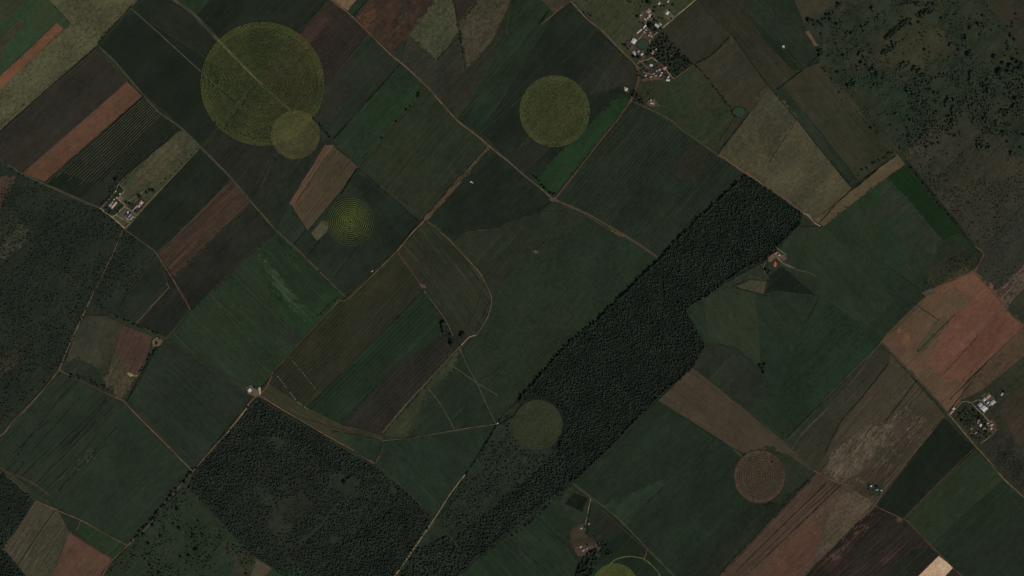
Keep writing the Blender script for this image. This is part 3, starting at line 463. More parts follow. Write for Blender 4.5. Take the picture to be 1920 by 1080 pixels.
# ------------------------------------------------------------ roads and farm tracks
def rmat(c, **k): return fmat(c, B=tuple(v*.88 for v in c), patch=40, grain=.3, mottle=.3, ms=7, streak=.2, **k)
TAN = rmat((96,73,59)); RED = rmat((90,60,50)); DULL = rmat((72,62,50)); PALE = rmat((120,101,82)); FAINT = rmat((54,53,42)); GREY = rmat((78,75,62))
VERGE = fmat((48,52,40), mottle=.35, ms=8)
VERGE2 = fmat((44,46,37), mottle=.35, ms=8)
DARKV = fmat((33,38,32), mottle=.35, ms=8)
ROADS = [  # (points, width, material, verge width)
([(318,-6),(365,28),(412,78),(480,148),(545,208),(565,214)], 3.2, DULL, 8),
([(408,74),(480,148),(548,210)], 4.6, rmat((80,74,54)), 0),
([(565,214),(582,222),(625,262),(672,312),(735,368),(788,415)], 1.6, FAINT, 5),
([(540,212),(585,218)], 3, RED, 0),
([(614,-6),(650,22),(692,62),(735,105),(752,118),(790,152),(825,190),(858,227),(895,255),(918,275),(950,300),(985,331),(1010,350),(1038,374)], 2.6, TAN, 6),
([(246,16),(290,55),(372,130),(410,165)], 1.6, GREY, 0),
([(185,87),(215,115),(270,180),(300,212),(340,240),(375,275),(430,330),(472,380),(518,432),(560,470),(600,510),(647,556)], 2.0, DULL, 5),
([(-10,292),(40,325),(90,348),(135,368),(188,390)], 1.8, DULL, 5),
([(188,390),(200,400),(212,408),(222,417),(234,428)], 3.4, PALE, 0),
([(234,430),(262,450),(292,472)], 1.6, DULL, 4),
([(292,473),(325,525),(358,582)], 2.6, RED, 0),
([(312,530),(322,545),(318,538),(256,606)], 1.8, TAN, 0),
([(230,432),(222,452),(205,490),(180,540)], 1.3, TAN, 0),
([(176,548),(165,572),(140,625),(116,680),(111,694)], 2.8, TAN, 0),
([(111,694),(90,720),(60,755),(25,790),(8,812),(-10,822)], 2.4, TAN, 0),
([(112,694),(130,703)], 1.8, TAN, 0),
([(140,708),(175,725),(205,740),(232,751)], 3.2, RED, 0),
([(232,751),(245,766),(290,812),(362,884)], 2.4, TAN, 0),
([(188,1084),(212,1050),(240,1022),(275,990),(300,955),(330,920),(362,884),(395,845),(425,812)], 2.0, TAN, 4),
([(425,812),(446,786),(462,766),(466,758)], 3.2, PALE, 0),
([(466,758),(476,746),(486,740),(500,726),(512,698)], 3.6, RED, 0),
([(512,698),(530,678),(560,645),(600,602),(635,563)], 2.2, DULL, 6),
([(635,563),(650,562),(700,515),(745,470)], 3.0, DULL, 6),
([(745,470),(770,440),(797,412)], 3.4, TAN, 6),
([(797,412),(830,375),(850,352),(880,318),(916,278)], 7.5, rmat((74,62,48)), 0),
([(486,741),(520,762),(560,786),(610,815),(660,843),(702,869)], 2.6, TAN, 0),
([(702,870),(716,850),(717,832)], 1.6, DULL, 0),
([(738,1084),(760,1052),(815,972),(845,925),(872,890)], 2.6, PALE, 0),
([(872,890),(900,850),(930,800),(946,775),(968,757)], 1.6, DARKV, 0),
([(1014,46),(1040,25),(1054,13),(1070,2)], 2.4, RED, 0),
([(1070,2),(1085,18),(1100,35),(1128,57),(1160,90),(1192,121)], 2.6, TAN, 4),
([(1192,121),(1197,132),(1197,150),(1192,168),(1182,190),(1160,222)], 4.0, RED, 0),
([(1160,222),(1125,265),(1090,310),(1060,348),(1040,374)], 3.6, rmat((84,60,50)), 0),
([(1198,115),(1203,100),(1218,84),(1217,78),(1224,68),(1245,50),(1270,28),(1290,12),(1308,-4)], 2.6, PALE, 5),
([(1187,191),(1230,210),(1262,228),(1270,237),(1310,265),(1345,290)], 1.8, DULL, 4),
([(1345,290),(1370,306),(1400,325),(1440,353),(1475,375),(1506,400)], 2.8, rmat((100,74,58)), 3),
([(1506,400),(1516,404),(1524,416),(1538,424)], 3.2, PALE, 0),
([(1038,374),(1075,390),(1110,406),(1165,438),(1200,460),(1232,482)], 1.5, TAN, 9),
([(1052,376),(1082,392),(1112,412),(1164,444)], 1.1, DULL, 0),
([(1145,432),(1170,444)], 3.4, RED, 0),
([(1650,644),(1665,625),(1700,590),(1755,540),(1790,522),(1826,508),(1838,490),(1844,478),(1838,468),(1826,462)], 3.0, RED, 0),
([(1826,506),(1850,535),(1888,580),(1930,622)], 1.8, DULL, 0),
([(1650,642),(1664,654),(1692,684),(1720,712),(1750,745),(1778,776)], 2.6, DULL, 6),
([(1778,776),(1800,802),(1830,838),(1850,860),(1882,898),(1926,938)], 3.0, rmat((96,82,62)), 6),
([(1440,820),(1470,846),(1526,882)], 1.8, DULL, 4),
([(1526,882),(1546,895),(1578,907),(1600,912)], 2.2, TAN, 0),
([(1768,784),(1745,812),(1730,830),(1660,914),(1641,947),(1612,975)], 1.9, TAN, 0),
([(1641,948),(1665,960),(1690,972),(1705,980),(1740,1018),(1785,1062),(1808,1084)], 2.4, RED, 0),
([(1694,972),(1740,925),(1772,893),(1826,841)], 1.6, rmat((84,62,50)), 0),
([(1074,906),(1108,932),(1150,964),(1175,988),(1215,1030),(1268,1084)], 2.0, DULL, 5),
([(1108,934),(1104,952),(1100,972),(1096,985)], 1.6, PALE, 0),
([(800,414),(820,428),(850,458),(862,470),(900,512),(914,540),(922,560),(916,590),(904,612),(893,628)], 2.2, rmat((86,72,56)), 5),
([(893,628),(880,632),(870,642),(862,650)], 3.0, PALE, 0),
([(862,650),(848,664),(830,684),(795,722),(770,748),(716,812)], 1.8, TAN, 7),
([(745,472),(765,500),(790,535)], 1.8, RED, 0),
([(795,545),(815,572),(835,600),(850,630)], 1.4, TAN, 4),
([(850,456),(864,442),(880,435),(905,431),(935,428)], 1.1, DULL, 0),
([(835,680),(860,694),(892,716),(935,742)], 1.5, GREY, 0),
([(862,652),(874,682),(893,716),(915,765),(931,796)], 1.5, GREY, 0),
([(800,724),(826,758),(852,804)], 1.5, GREY, 0),
([(932,795),(880,802),(820,812),(760,822),(716,826)], 1.6, rmat((86,76,60)), 0),
([(718,828),(690,820),(640,806),(560,782)], 1.4, FAINT, 0),
([(893,716),(920,703),(940,690)], .9, FAINT, 0),
([(1038,376),(1010,398),(1060,395)], .8, FAINT, 0),
([(1063,398),(1042,430),(1006,470)], 1.2, FAINT, 0),
([(1302,121),(1284,134),(1263,148),(1250,134),(1247,128)], 1.8, TAN, 0),
([(1247,128),(1240,120),(1228,112),(1222,108),(1214,112),(1207,114)], 1.7, PALE, 0),
([(1192,88),(1195,96),(1201,101),(1206,106)], 2.2, PALE, 0),
([(68,939),(106,956),(152,975),(195,1000),(238,1022)], 2.0, TAN, 0),
([(68,939),(38,985),(5,1030)], 1.8, TAN, 0),
([(104,956),(70,1005),(40,1050),(20,1084)], 1.6, DARKV, 0),
([(-8,872),(22,888),(60,905),(96,930)], 3.6, rmat((66,48,40)), 0),
([(-8,878),(20,898),(66,938)], 2.4, DULL, 0),
([(152,975),(143,993)], 1.4, TAN, 0),
([(130,1000),(214,1052)], 1.2, FAINT, 0),
([(1846,-6),(1870,30),(1900,65),(1926,92)], 1.6, FAINT, 0),
([(1464,494),(1490,505),(1520,512),(1532,520)], 1.2, TAN, 0),
([(1505,432),(1512,470),(1522,508)], 1.0, FAINT, 0),
([(1572,400),(1600,430),(1630,460),(1665,500)], 1.0, FAINT, 0),
([(1665,338),(1700,372),(1735,415),(1766,452)], 1.0, FAINT, 0),
([(1531,552),(1512,590),(1490,630),(1468,690)], 1.0, rmat((50,56,42)), 0),
([(1650,645),(1600,695),(1550,745),(1480,824)], 1.2, GREY, 0),
([(1640,656),(1605,706),(1560,755),(1505,812),(1484,842)], 1.4, GREY, 0),
([(1374,842),(1395,858)], 1.6, TAN, 0),
([(1540,424),(1560,440),(1600,452)], .9, FAINT, 0),
([(1396,500),(1400,505),(1404,515),(1432,525)], 1.0, DULL, 0),
]
for pts, wd, m, vw in ROADS:
    if vw: ribbon('path', pts, vw*.75, VERGE2 if m is not FAINT else DARKV, vary=.3)
for pts, wd, m, vw in ROADS: ribbon('road' if wd > 2 else 'path', pts, wd*(.78 if wd < 7 else 1), m)
# faint tracks, ditches and headlands inside the fields
LIGHT = [ [(1030,28),(858,226)],[(1135,33),(1085,90),(905,246)],[(1095,36),(960,180),(900,250)],[(690,66),(640,125),(602,166)],[(745,122),(690,186),(625,262)],
 [(262,6),(240,30)],[(480,150),(430,212),(380,270)],[(600,22),(500,110)],[(1176,100),(1118,160)],[(1190,186),(1110,120)],
 [(430,340),(296,476)],[(452,360),(310,500)],[(470,380),(330,520)],[(470,372),(320,512)],[(440,345),(340,440)],
 [(400,560),(470,640)],[(360,590),(470,700)],[(340,610),(450,720)],[(440,500),(560,640)],[(480,545),(520,600)],[(380,575),(500,705)],
 [(790,560),(640,700)],[(820,600),(700,720)],[(1300,700),(1430,790),(1500,850)],[(1250,760),(1400,856)],
 [(1178,960),(1230,920),(1258,898)],[(1100,1030),(1140,990)],[(1700,1000),(1590,1080)],[(1720,1020),(1650,1080)],[(1740,1024),(1680,1080)],[(1690,985),(1560,1080)],
 [(1880,920),(1800,1000)],[(1900,960),(1790,1062)],[(960,40),(1000,0)],[(505,300),(480,345)],[(842,660),(838,680)],
 [(100,945),(235,792)],[(180,855),(120,930)],[(120,905),(210,810)],[(40,1080),(120,985)],
 [(1345,400),(1235,482)],[(1390,345),(1280,440)],[(1150,330),(1230,240)],[(1090,350),(1200,230)],[(1260,410),(1330,330)],
 [(850,320),(790,392)],[(800,240),(720,320)],[(830,270),(760,350)],[(700,280),(760,200)],[(660,300),(700,230)],
 [(870,480),(905,540),(880,610)],[(790,450),(870,560),(890,610)],[(770,470),(860,590)],[(1410,560),(1425,660)],[(1355,560),(1395,640)],
 [(1530,890),(1380,1050)],[(1560,905),(1410,1060)],[(1500,935),(1420,1020)],[(1460,960),(1370,1060)] ]
DARK = [ [(0,500),(60,452),(100,425),(150,398)],[(0,540),(90,470),(180,420)],[(1596,352),(1640,320),(1680,292)],[(1700,308),(1800,432),(1842,478)],[(184,84),(207,55),(248,10)],[(184,86),(100,158),(0,247)],[(1036,376),(1008,400)],[(240,153),(270,181)],[(268,181),(85,342)],[(340,242),(216,346)],
 [(752,120),(625,262)],[(850,0),(861,60),(868,110)],[(868,60),(820,112)],[(1372,65),(1440,160),(1500,232),(1596,352)],[(1304,120),(1332,105),(1368,70)],
 [(1505,131),(1540,100)],[(1505,131),(1455,170)],[(1665,682),(1620,740),(1575,792),(1548,846)],[(1550,905),(1440,1012),(1380,1072)],[(1578,908),(1440,1040)],[(1830,706),(1780,770)],
 [(1490,232),(1460,275),(1442,305)],[(1405,212),(1345,290)],[(1740,820),(1700,870)],[(1185,972),(1245,912)],[(955,1010),(1030,1075)],[(1045,1005),(1080,1035)],
 [(1790,590),(1720,660)],[(1850,680),(1780,750)],[(1700,560),(1760,600)],[(918,282),(862,342)],[(788,416),(735,370)],[(788,417),(672,314)],
 [(545,385),(575,432),(590,452)],[(600,450),(582,476)],[(668,318),(640,365)],[(1672,505),(1730,545)],[(1535,560),(1514,600)],[(1440,555),(1380,540)],
 [(640,920),(590,965),(530,1020)],[(880,1060),(960,995)],[(1010,46),(1030,20)],[(870,110),(873,135)],[(300,640),(238,752)],[(1720,712),(1660,790)],
 [(60,846),(150,745)],[(40,840),(130,725)],[(90,880),(190,765)],[(70,905),(180,790)],[(25,850),(100,780)],[(110,920),(220,800)],[(140,810),(200,750)] ]
rr_ = random.Random(5); rim_m = [rmat((52,53,42)), rmat((62,57,45)), fmat((24,29,25), mottle=.4, ms=6)]
for poly, c in RIMS:
    for a, b in zip(poly, poly[1:]+poly[:1]):
        L = math.dist(a, b)
        if L < 26 or any((a[k] in (0, e) and b[k] in (0, e)) for k, e in ((0, 1920), (1, 1080))): continue
        q = rr_.random(); m = rim_m[0] if q < .4 else rim_m[1] if q < .5 else rim_m[2] if q < .72 else None
        if m is None: continue
        t0, t1 = rr_.uniform(0, .3), rr_.uniform(.65, 1); o = rr_.uniform(-1.6, 1.6)
        nx, ny = -(b[1]-a[1])/L*o, (b[0]-a[0])/L*o
        ribbon('path', [(a[0]+(b[0]-a[0])*t+nx, a[1]+(b[1]-a[1])*t+ny) for t in (t0, (t0+t1)/2, t1)], rr_.uniform(.6, 1.1), m, vary=.6)
lm = rmat((56,56,45)); dm = fmat((22,27,23), mottle=.4, ms=6)
for p in LIGHT: ribbon('path', p, .75, lm, vary=.6)
for p in DARK: ribbon('path', p, 1.2, dm, vary=.6)
# headland lines of the striped orchard block: pale strips between dark crop rows
pm = rmat((76,72,58))
for k in range(21):
    t = k/20; a = (270+(332-270)*t, 184+(236-184)*t); b = (92+(205-92)*t, 344+(378-344)*t)
    q = .06 if k % 4 else .0
    ribbon('path', [a, (a[0]+(b[0]-a[0])*(.93-q), a[1]+(b[1]-a[1])*(.93-q))], .85 if k < 14 else .55, pm if k < 12 else lm, vary=.3)
# yards of bare earth, ponds
def yard(poly, c, **k):
    m = sum(c)/3; c = tuple((m+(v-m)*.8)*.9 for v in c)
    return soft_sheet('ground', poly, fmat(c, mottle=.4, ms=5, patch=18, **k), width=2.6)
yard([(232,385),(222,395),(222,404),(243,418),(250,412),(258,403),(246,393)], (66,62,49))
yard([(208,380),(216,374),(226,364),(232,372),(222,390),(212,393),(204,386)], (92,80,64))
yard([(262,372),(272,378),(262,398),(252,402),(248,394)], (52,50,40))
yard([(190,391),(222,345),(234,358),(223,374),(236,386),(212,407)], (38,44,36))
yard([(1206,20),(1222,14),(1228,30),(1224,40),(1206,46),(1196,34)], (92,74,60), B=(60,54,44))
yard([(1243,24),(1250,16),(1266,32),(1256,38)], (84,72,56))
yard([(1186,60),(1214,44),(1222,58),(1228,78),(1210,74),(1196,84),(1176,92),(1172,80)], (74,62,50), B=(52,50,40))
yard([(1176,84),(1188,84),(1206,98),(1212,112),(1202,118),(1194,104),(1182,98)], (80,64,52), B=(56,48,40))
yard([(1200,122),(1232,118),(1252,132),(1246,146),(1214,148),(1198,140)], (62,52,43), B=(46,46,38))
yard([(1196,150),(1224,142),(1244,146),(1238,150),(1210,152)], (84,58,48))
yard([(1206,192),(1226,186),(1238,198),(1224,202)], (96,74,58), B=(60,54,42))
yard([(1168,162),(1178,164),(1178,172),(1170,172)], (96,70,54))
yard([(1440,484),(1450,474),(1460,472),(1466,480),(1452,486),(1442,492)], (106,78,60))
yard([(1458,474),(1470,478),(1474,484),(1466,492),(1456,484)], (84,70,56))
yard([(1836,742),(1850,734),(1870,752),(1860,764),(1846,752)], (74,70,60))
yard([(1850,784),(1866,790),(1868,808),(1858,812),(1846,796)], (92,68,56), B=(64,54,44))
yard([(1815,800),(1836,792),(1846,810),(1834,826),(1818,812)], (58,54,44), B=(70,62,50))
yard([(460,728),(470,722),(488,734),(480,744),(466,738)], (94,84,66), B=(74,66,52))
yard([(484,728),(488,726),(490,736),(487,740)], (150,136,120))
yard([(1084,984),(1096,980),(1100,992),(1090,998),(1080,992)], (66,60,48))
yard([(1078,1028),(1092,1020),(1110,1022),(1128,1016),(1130,1030),(1100,1040),(1084,1042)], (82,62,52), B=(56,52,42))
yard([(286,634),(300,630),(306,640),(296,650),(286,650)], (92,72,54))
yard([(232,697),(246,700),(258,704),(256,706),(244,706)], (128,104,84))
yard([(1625,905),(1655,908),(1650,928),(1632,930)], (48,50,40))
yard([(785,532),(796,535),(799,541),(790,540)], (88,60,50))
yard([(998,470),(1004,468),(1010,473),(1004,476)], (84,68,52))
yard([(1029,371),(1043,369),(1046,376),(1035,378)], (88,66,54))
yard([(1728,548),(1748,540),(1752,548),(1738,556)], (70,66,52))
yard([(1680,970),(1692,971),(1690,979),(1682,980)], (84,62,52))
FT = rmat((112,98,78))
for pts, wd in [([(185.8,390.6),(190,391.5),(200.6,400.3),(209.7,406.4),(219,414.6),(233.2,427.8)], 2.6),([(190.4,389),(203.6,374.8),(217.9,357.5),(222,346)], 1.1),([(210.8,406.4),(217.9,403.4),(227,393.2),(235.2,386.5),(231,381),(222,373.8),(232.2,359.5)], 1.9),
    ([(235,387),(245.4,395.2),(256.6,403.4)], 1.1),([(219,403.4),(231,411),(243.4,417.6)], 1.2),([(233.2,428.3),(246.4,416.6),(256.6,403.4),(273.9,384)], 1.0),([(273.9,384),(298.4,357.5),(340,315),(372,280)], .8),([(235,380),(256.6,367.2),(271.9,357.5)], .9),
    ([(223.5,346),(232,354),(233.5,359)], .9),([(1190,82),(1194,78),(1204,66),(1214,52)], 1.3),([(1214,34),(1210,46),(1206,56)], 1.4),([(1243,24),(1250,17),(1258,25),(1262,32)], 1.0),([(1246,30),(1254,36),(1262,38)], 1.2),
    ([(1200,114),(1208,122),(1216,128)], 1.0),([(1214,112),(1200,116),(1194,120)], 1.3),([(1196,125),(1207,136),(1225,140)], .8),([(1240,118),(1256,106),(1268,94)], .7),([(1236,116),(1247,128),(1254,137),(1264,148)], 1.2),
    ([(1777,776),(1781,778),(1794,764),(1804,753),(1812,752.5),(1821,755.4),(1832,750),(1839,750.2),(1846,756),(1853.3,762),(1848,770),(1843,777)], 1.3),([(1822,756.7),(1830,765),(1843,777.4),(1853.3,789),(1862.4,795.6)], 1.5),
    ([(1838,832),(1856,818),(1870,804)], .9),([(1845,803),(1838,808),(1830,814)], .7),([(1800,785),(1812,776),(1818,766)], .6),([(1435,492),(1431,500),(1433,508),(1436,514)], .8),([(1453,462),(1460,468),(1474,477)], 1.2),([(1456,482),(1466,492),(1490,503)], 1.2)]:
    ribbon('path', pts, wd, FT)
ribbon('path', [(1790,786),(1800,776),(1812,762)], 1.4, dm)
POND = pmat('pond water', (36,50,33), rough=.9, var=.12, scale=.02)
for c, rx, ry in (((1205.5,83), 10.5, 8.5), ((1385.5,211), 11.5, 9.5)):
    p = [(c[0]+rx*math.cos(a*math.pi/10)*(1+.08*math.sin(3*a)), c[1]+ry*math.sin(a*math.pi/10)) for a in range(20)]
    sheet('ground', [(c[0]+(x-c[0])*1.2, c[1]+(y-c[1])*1.2) for x, y in p], DARKV, ext=False)
    sheet('water', p, POND, ext=False, amp=.2)

# ------------------------------------------------------------ ring planted crop circles
def circle(cx, cy, rx, ry, gap, wfrac, cols, bed, label, dash=4.6, fill=.62, cut=()):
    root = bpy.data.objects.new('crop_circle', None); COL.objects.link(root); X, Y = W(cx, cy)
    m = pmask([(cx+rx*math.cos(a*math.pi/24), cy+ry*math.sin(a*math.pi/24)) for a in range(48)]); z = layer(m)
    root.location = (X, Y, z); tag(root, label, 'crop circle')
    if bed:
        pts = rough_edge([(rx*math.cos(a*math.pi/36), ry*math.sin(a*math.pi/36)) for a in range(72)], .35, 6)
        mesh_obj('soil_bed', [(x*PX, -y*PX, 0) for x, y in pts], [tuple(range(len(pts)))[::-1]], fmat(bed, mottle=.35, ms=9, patch=60, grain=.3), root); bpy.context.view_layer.update()
    V, Fc, mi = [], [], []; n = int(rx*PX/gap); ar = ry/rx
    for i in range(1, n+1):
        r = i*gap; t = r/(rx*PX); wv = gap*wfrac(t)/2; k = max(6, int(2*math.pi*r/dash)); ph = random.random()*6
        for j in range(k):
            if random.random() < .015: continue
            qx, qy = cx+r*math.cos(ph+2*math.pi*j/k)/PX, cy-r*math.sin(ph+2*math.pi*j/k)*ar/PX; near = False
            for (ax, ay), (bx, by), wd_ in cut:            # the track keeps its strip bare
                ex, ey = bx-ax, by-ay; u_ = max(0, min(1, ((qx-ax)*ex+(qy-ay)*ey)/(ex*ex+ey*ey)))
                if math.hypot(qx-ax-u_*ex, qy-ay-u_*ey) < wd_*(.7+.6*random.random()): near = True
            if near: continue
            a0 = ph+2*math.pi*j/k; a1 = a0+2*math.pi*fill/k*random.uniform(.85, 1.15); b = len(V)
            for a in (a0, a1):
                for rr in (r-wv, r+wv):
                    V.append((rr*math.cos(a), rr*math.sin(a)*ar, .7)); V.append((rr*math.cos(a), rr*math.sin(a)*ar, 0))
            q = [(b, b+2, b+6, b+4), (b+1, b, b+4, b+5), (b+2, b+3, b+7, b+6), (b, b+1, b+3, b+2), (b+4, b+6, b+7, b+5)]
            Fc += q; u = mnoise.noise(Vector((rr*math.cos(a0)*.01+cx, rr*math.sin(a0)*.01, .5)))+random.uniform(-.25, .25)
            mi += [0 if u < 0 else 1]*5
    mesh_obj('crop_rows', V, Fc, [rmat(c) for c in cols], root, midx=mi)
    return root
YG = (74,84,38); YG2 = (88,92,50)
circle(492,157,116,116,5.0, lambda t: .5 if t > .9 else .36+.05*math.sin(t*40), [(74,80,46),(84,88,50)], None, 'largest pale green ring planted crop circle, crossed by the dirt road', fill=.7, dash=5.2, cut=[((402,68),(480,148),1.8),((480,148),(550,212),1.4),((410,165),(440,190),.9),((480,160),(420,240),.8)])
circle(554,253,45,45,5.6, lambda t: .75-.4*t if t < .85 else .6, [(84,80,47),(74,70,49)], (45,44,35), 'small yellowish crop circle overlapping the rim of the largest one', dash=4.6, fill=.6)
circle(1040,208.5,65,66.5,4.8, lambda t: .44+.14*(t > .88), [(78,84,46),(88,88,50)], None, 'yellow green crop circle alone in the dark field west of the village', dash=4.8, fill=.72)
circle(657,416,46,46,7.4, lambda t: .85-.68*t, [(76,84,40),(82,88,48)], None, 'crop circle with a bright yellow centre fading to thin outer rings', dash=4.4, fill=.66)
circle(1008,796,46.5,46.5,11, lambda t: .42, [(56,59,45),(50,54,42)], (43,47,36), 'faint olive crop circle cut into the edge of the woods', dash=6, fill=.7)
circle(1424,893.5,49,50,9, lambda t: .5+.5*(t > .9), [(88,68,57),(78,62,52)], (48,46,38), 'brown ploughed crop circle with dark green core between two fields', dash=5, fill=.7)
circle(1153,1099,43,43,6.4, lambda t: .6, [(90,92,46),(80,84,44)], (50,54,34), 'bright yellow green crop circle ringed by a curved dirt track', dash=4.6, fill=.7)

ribbon('path', [(1141,1060),(1152,1050),(1165,1045),(1182,1043),(1205,1047),(1218,1056),(1232,1070),(1240,1084)], 1.5, rmat((92,94,56)))
ribbon('path', [(1213,1030),(1211,1040),(1207,1048)], 2.2, RED)
# ------------------------------------------------------------ trees
LEAF = leafmat('dark foliage', (.014,.023,.016), (.036,.052,.034))
LEAF3 = leafmat('plantation foliage', (.020,.031,.022), (.050,.066,.046))
LEAF2 = leafmat('shrub foliage', (.026,.038,.022), (.058,.076,.042))
BARK = pmat('bark', (.10,.075,.055), albedo=True, scale=2)
def ico(sub):
    bm = bmesh.new(); bmesh.ops.create_icosphere(bm, subdivisions=sub, radius=1)
    v = np.array([x.co[:] for x in bm.verts]); f = np.array([[q.index for q in p.verts] for p in bm.faces]); bm.free(); return v, f
I1, I2 = ico(1), ico(2)
def crown_shape(seed, sub, nleaf, leaf, flat=.8):
    r = np.random.default_rng(seed); v, f = sub; V = []; Fc = []; off = 0
    k = 4 if nleaf < 60 else 7
    for q in range(k):                       # overlapping leafy boughs
        a = q*2.4+r.random(); d = 0 if q == 0 else .42; s = .62 if q == 0 else .46
        sv = v*(s*(1+.28*np.array([mnoise.noise(Vector(tuple(x*2.3+seed*7+q))) for x in v])[:, None]))
        V.append(sv*[1, 1, flat]+[d*math.cos(a), d*math.sin(a), .12*r.standard_normal()+(.12 if q == 0 else 0)]); Fc.append(f+off); off += len(v)
    n = r.standard_normal((nleaf, 3)); n /= np.linalg.norm(n, axis=1)[:, None]; n[:, 2] = np.abs(n[:, 2])*.9-.15
    c = n*(r.random((nleaf, 1))*.38+.62)*[1, 1, flat]
    t = r.standard_normal((nleaf, 3, 3))*leaf
    V.append((c[:, None]+t).reshape(-1, 3)); Fc.append(np.arange(nleaf*3).reshape(-1, 3)+off)
    return np.concatenate(V), np.concatenate(Fc)
def trunk_shape(h, r0, n=6, limbs=3):
    V, Fc = [], []
    def tube(p, q, a, b):
        o = len(V)
        for (c, rr) in ((p, a), (q, b)):
            for i in range(n): V.append((c[0]+rr*math.cos(i*2*math.pi/n), c[1]+rr*math.sin(i*2*math.pi/n), c[2]))
        for i in range(n):
            j = (i+1) % n; Fc.append((o+i, o+j, o+n+j)); Fc.append((o+i, o+n+j, o+n+i))
    tube((0, 0, 0), (.04, 0, h*.7), r0, r0*.6)
    for k in range(limbs): a = k*2.1; tube((.03, 0, h*.5), (.4*math.cos(a), .4*math.sin(a), h*.98), r0*.5, r0*.2)
    return np.array(V), np.array(Fc)
# a unit tree: crown radius 1, crown centre 1.15 up
def fast_mesh(name, V, Fc, mats, mi=None):
    me = bpy.data.meshes.new(name); n = len(Fc); me.vertices.add(len(V)); me.vertices.foreach_set('co', np.asarray(V, np.float32).ravel())
    me.loops.add(n*3); me.loops.foreach_set('vertex_index', np.asarray(Fc, np.int32).ravel()); me.polygons.add(n)
    me.polygons.foreach_set('loop_start', np.arange(0, n*3, 3, dtype=np.int32)); me.polygons.foreach_set('loop_total', np.full(n, 3, np.int32))
    for m in mats: me.materials.append(m)
    if mi is not None: me.polygons.foreach_set('material_index', np.asarray(mi, np.int32))
    me.update(); me.validate(); return me
BIG = []; MID = []; LOW = []
for q in range(5):
    cv, cf = crown_shape(q+1, I2, 420, .085); tv, tf = trunk_shape(1.2, .09)
    BIG.append((fast_mesh('crown', cv+[0, 0, 1.15], cf, [LEAF]), fast_mesh('trunk', tv, tf, [BARK])))
    cv, cf = crown_shape(q+20, I1, 110, .13); tv, tf = trunk_shape(1.2, .09, 5, 0)
    MID.append(fast_mesh('tree', np.concatenate([cv+[0, 0, 1.15], tv]), np.concatenate([cf, tf+len(cv)]), [LEAF, BARK], [0]*len(cf)+[1]*len(tf)))
for q in range(6):
    v, f = I1; r = np.random.default_rng(q+50)
    sv = v*(.82*(1+.35*np.array([mnoise.noise(Vector(tuple(x*2.1+q*5))) for x in v])[:, None]))*[1, 1, .85]+[0, 0, 1.15]
    lf = r.standard_normal((14, 3)); lf /= np.linalg.norm(lf, axis=1)[:, None]; c = lf*.85*[1, 1, .8]+[0, 0, 1.2]
    lv = (c[:, None]+r.standard_normal((14, 3, 3))*.2).reshape(-1, 3); tv, tf = trunk_shape(1.0, .1, 3, 0)
    LOW.append((np.concatenate([sv, lv, tv]), np.concatenate([f, np.arange(42).reshape(-1, 3)+len(sv), tf+len(sv)+42])))
def place_tree(name, px, py, r, label, group=None, hk=1.0, low=False):
    # r in photograph pixels
    R_ = r*PX; X, Y = W(px, py); z = zat(px, py); rot = random.random()*6.28; sc = (R_*random.uniform(.9, 1.1), R_*random.uniform(.9, 1.1), R_*hk*(.55 if low else 1)*(1.0 if r < 5 else .72))
    if r >= 4.5:
        o = bpy.data.objects.new(name, None); COL.objects.link(o); c, t = random.choice(BIG)
        for nm, me in (('crown', c), ('trunk', t)): ch = bpy.data.objects.new(nm, me); COL.objects.link(ch); ch.parent = o
    else: o = bpy.data.objects.new(name, random.choice(MID)); COL.objects.link(o)
    o.location = (X, Y, z); o.rotation_euler = (0, 0, rot); o.scale = sc
    tag(o, label, 'bush' if low else 'tree', group); return o
def mass(name, pts, mat, label=None):       # pts: px, py, radius px, height factor
    VV, FF = [], []; off = 0
    for i, (x, y, r, hk) in enumerate(pts):
        v, f = LOW[i % 6]; a = random.random()*6.28; c, s = math.cos(a), math.sin(a); R_ = r*PX; X, Y = W(x, y)
        w_ = v @ np.array([[c*R_, s*R_, 0], [-s*R_, c*R_, 0], [0, 0, R_*hk]]); w_ += [X, Y, zat(x, y)-.1*R_]
        VV.append(w_); FF.append(f+off); off += len(v)
    o = bpy.data.objects.new(name, fast_mesh(name, np.concatenate(VV), np.concatenate(FF), [mat])); COL.objects.link(o)
    return tag(o, label, kind='stuff')
def inside(poly, x, y):
    r = False; n = len(poly)
    for i in range(n):
        (x1, y1), (x2, y2) = poly[i], poly[(i+1) % n]
        if (y1 > y) != (y2 > y) and x < (x2-x1)*(y-y1)/(y2-y1)+x1: r = not r
    return r
def dens(x, y, s=.02, seed=0): return .5+.9*mnoise.fractal(Vector((x*s, y*s, seed)), 1.0, 2.0, 4)
def fill(poly, step, r, thr=0., hk=1.05, jit=.5, s=.02, seed=0, holes=(), soft=.25):
    out = []; xs = [p[0] for p in poly]; ys = [p[1] for p in poly]; y = min(ys); row = 0
    while y < max(ys):
        x = min(xs)+(row % 2)*step/2
        while x < max(xs):
            u, v = x+random.uniform(-jit, jit)*step, y+random.uniform(-jit, jit)*step
            if inside(poly, u, v) and not any(inside(h, u, v) for h in holes):
                d = dens(u, v, s, seed)-thr
                if d > 0 and (d > soft or random.random() < d/soft): out.append((u, v, r*random.choice((.6, .75, .9, 1, 1.15, 1.45)), hk*random.uniform(.8, 1.2)))
            x += step
        y += step*.87; row += 1
    return out
C5 = [(1008+51*math.cos(a*math.pi/12), 796+51*math.sin(a*math.pi/12)) for a in range(24)]
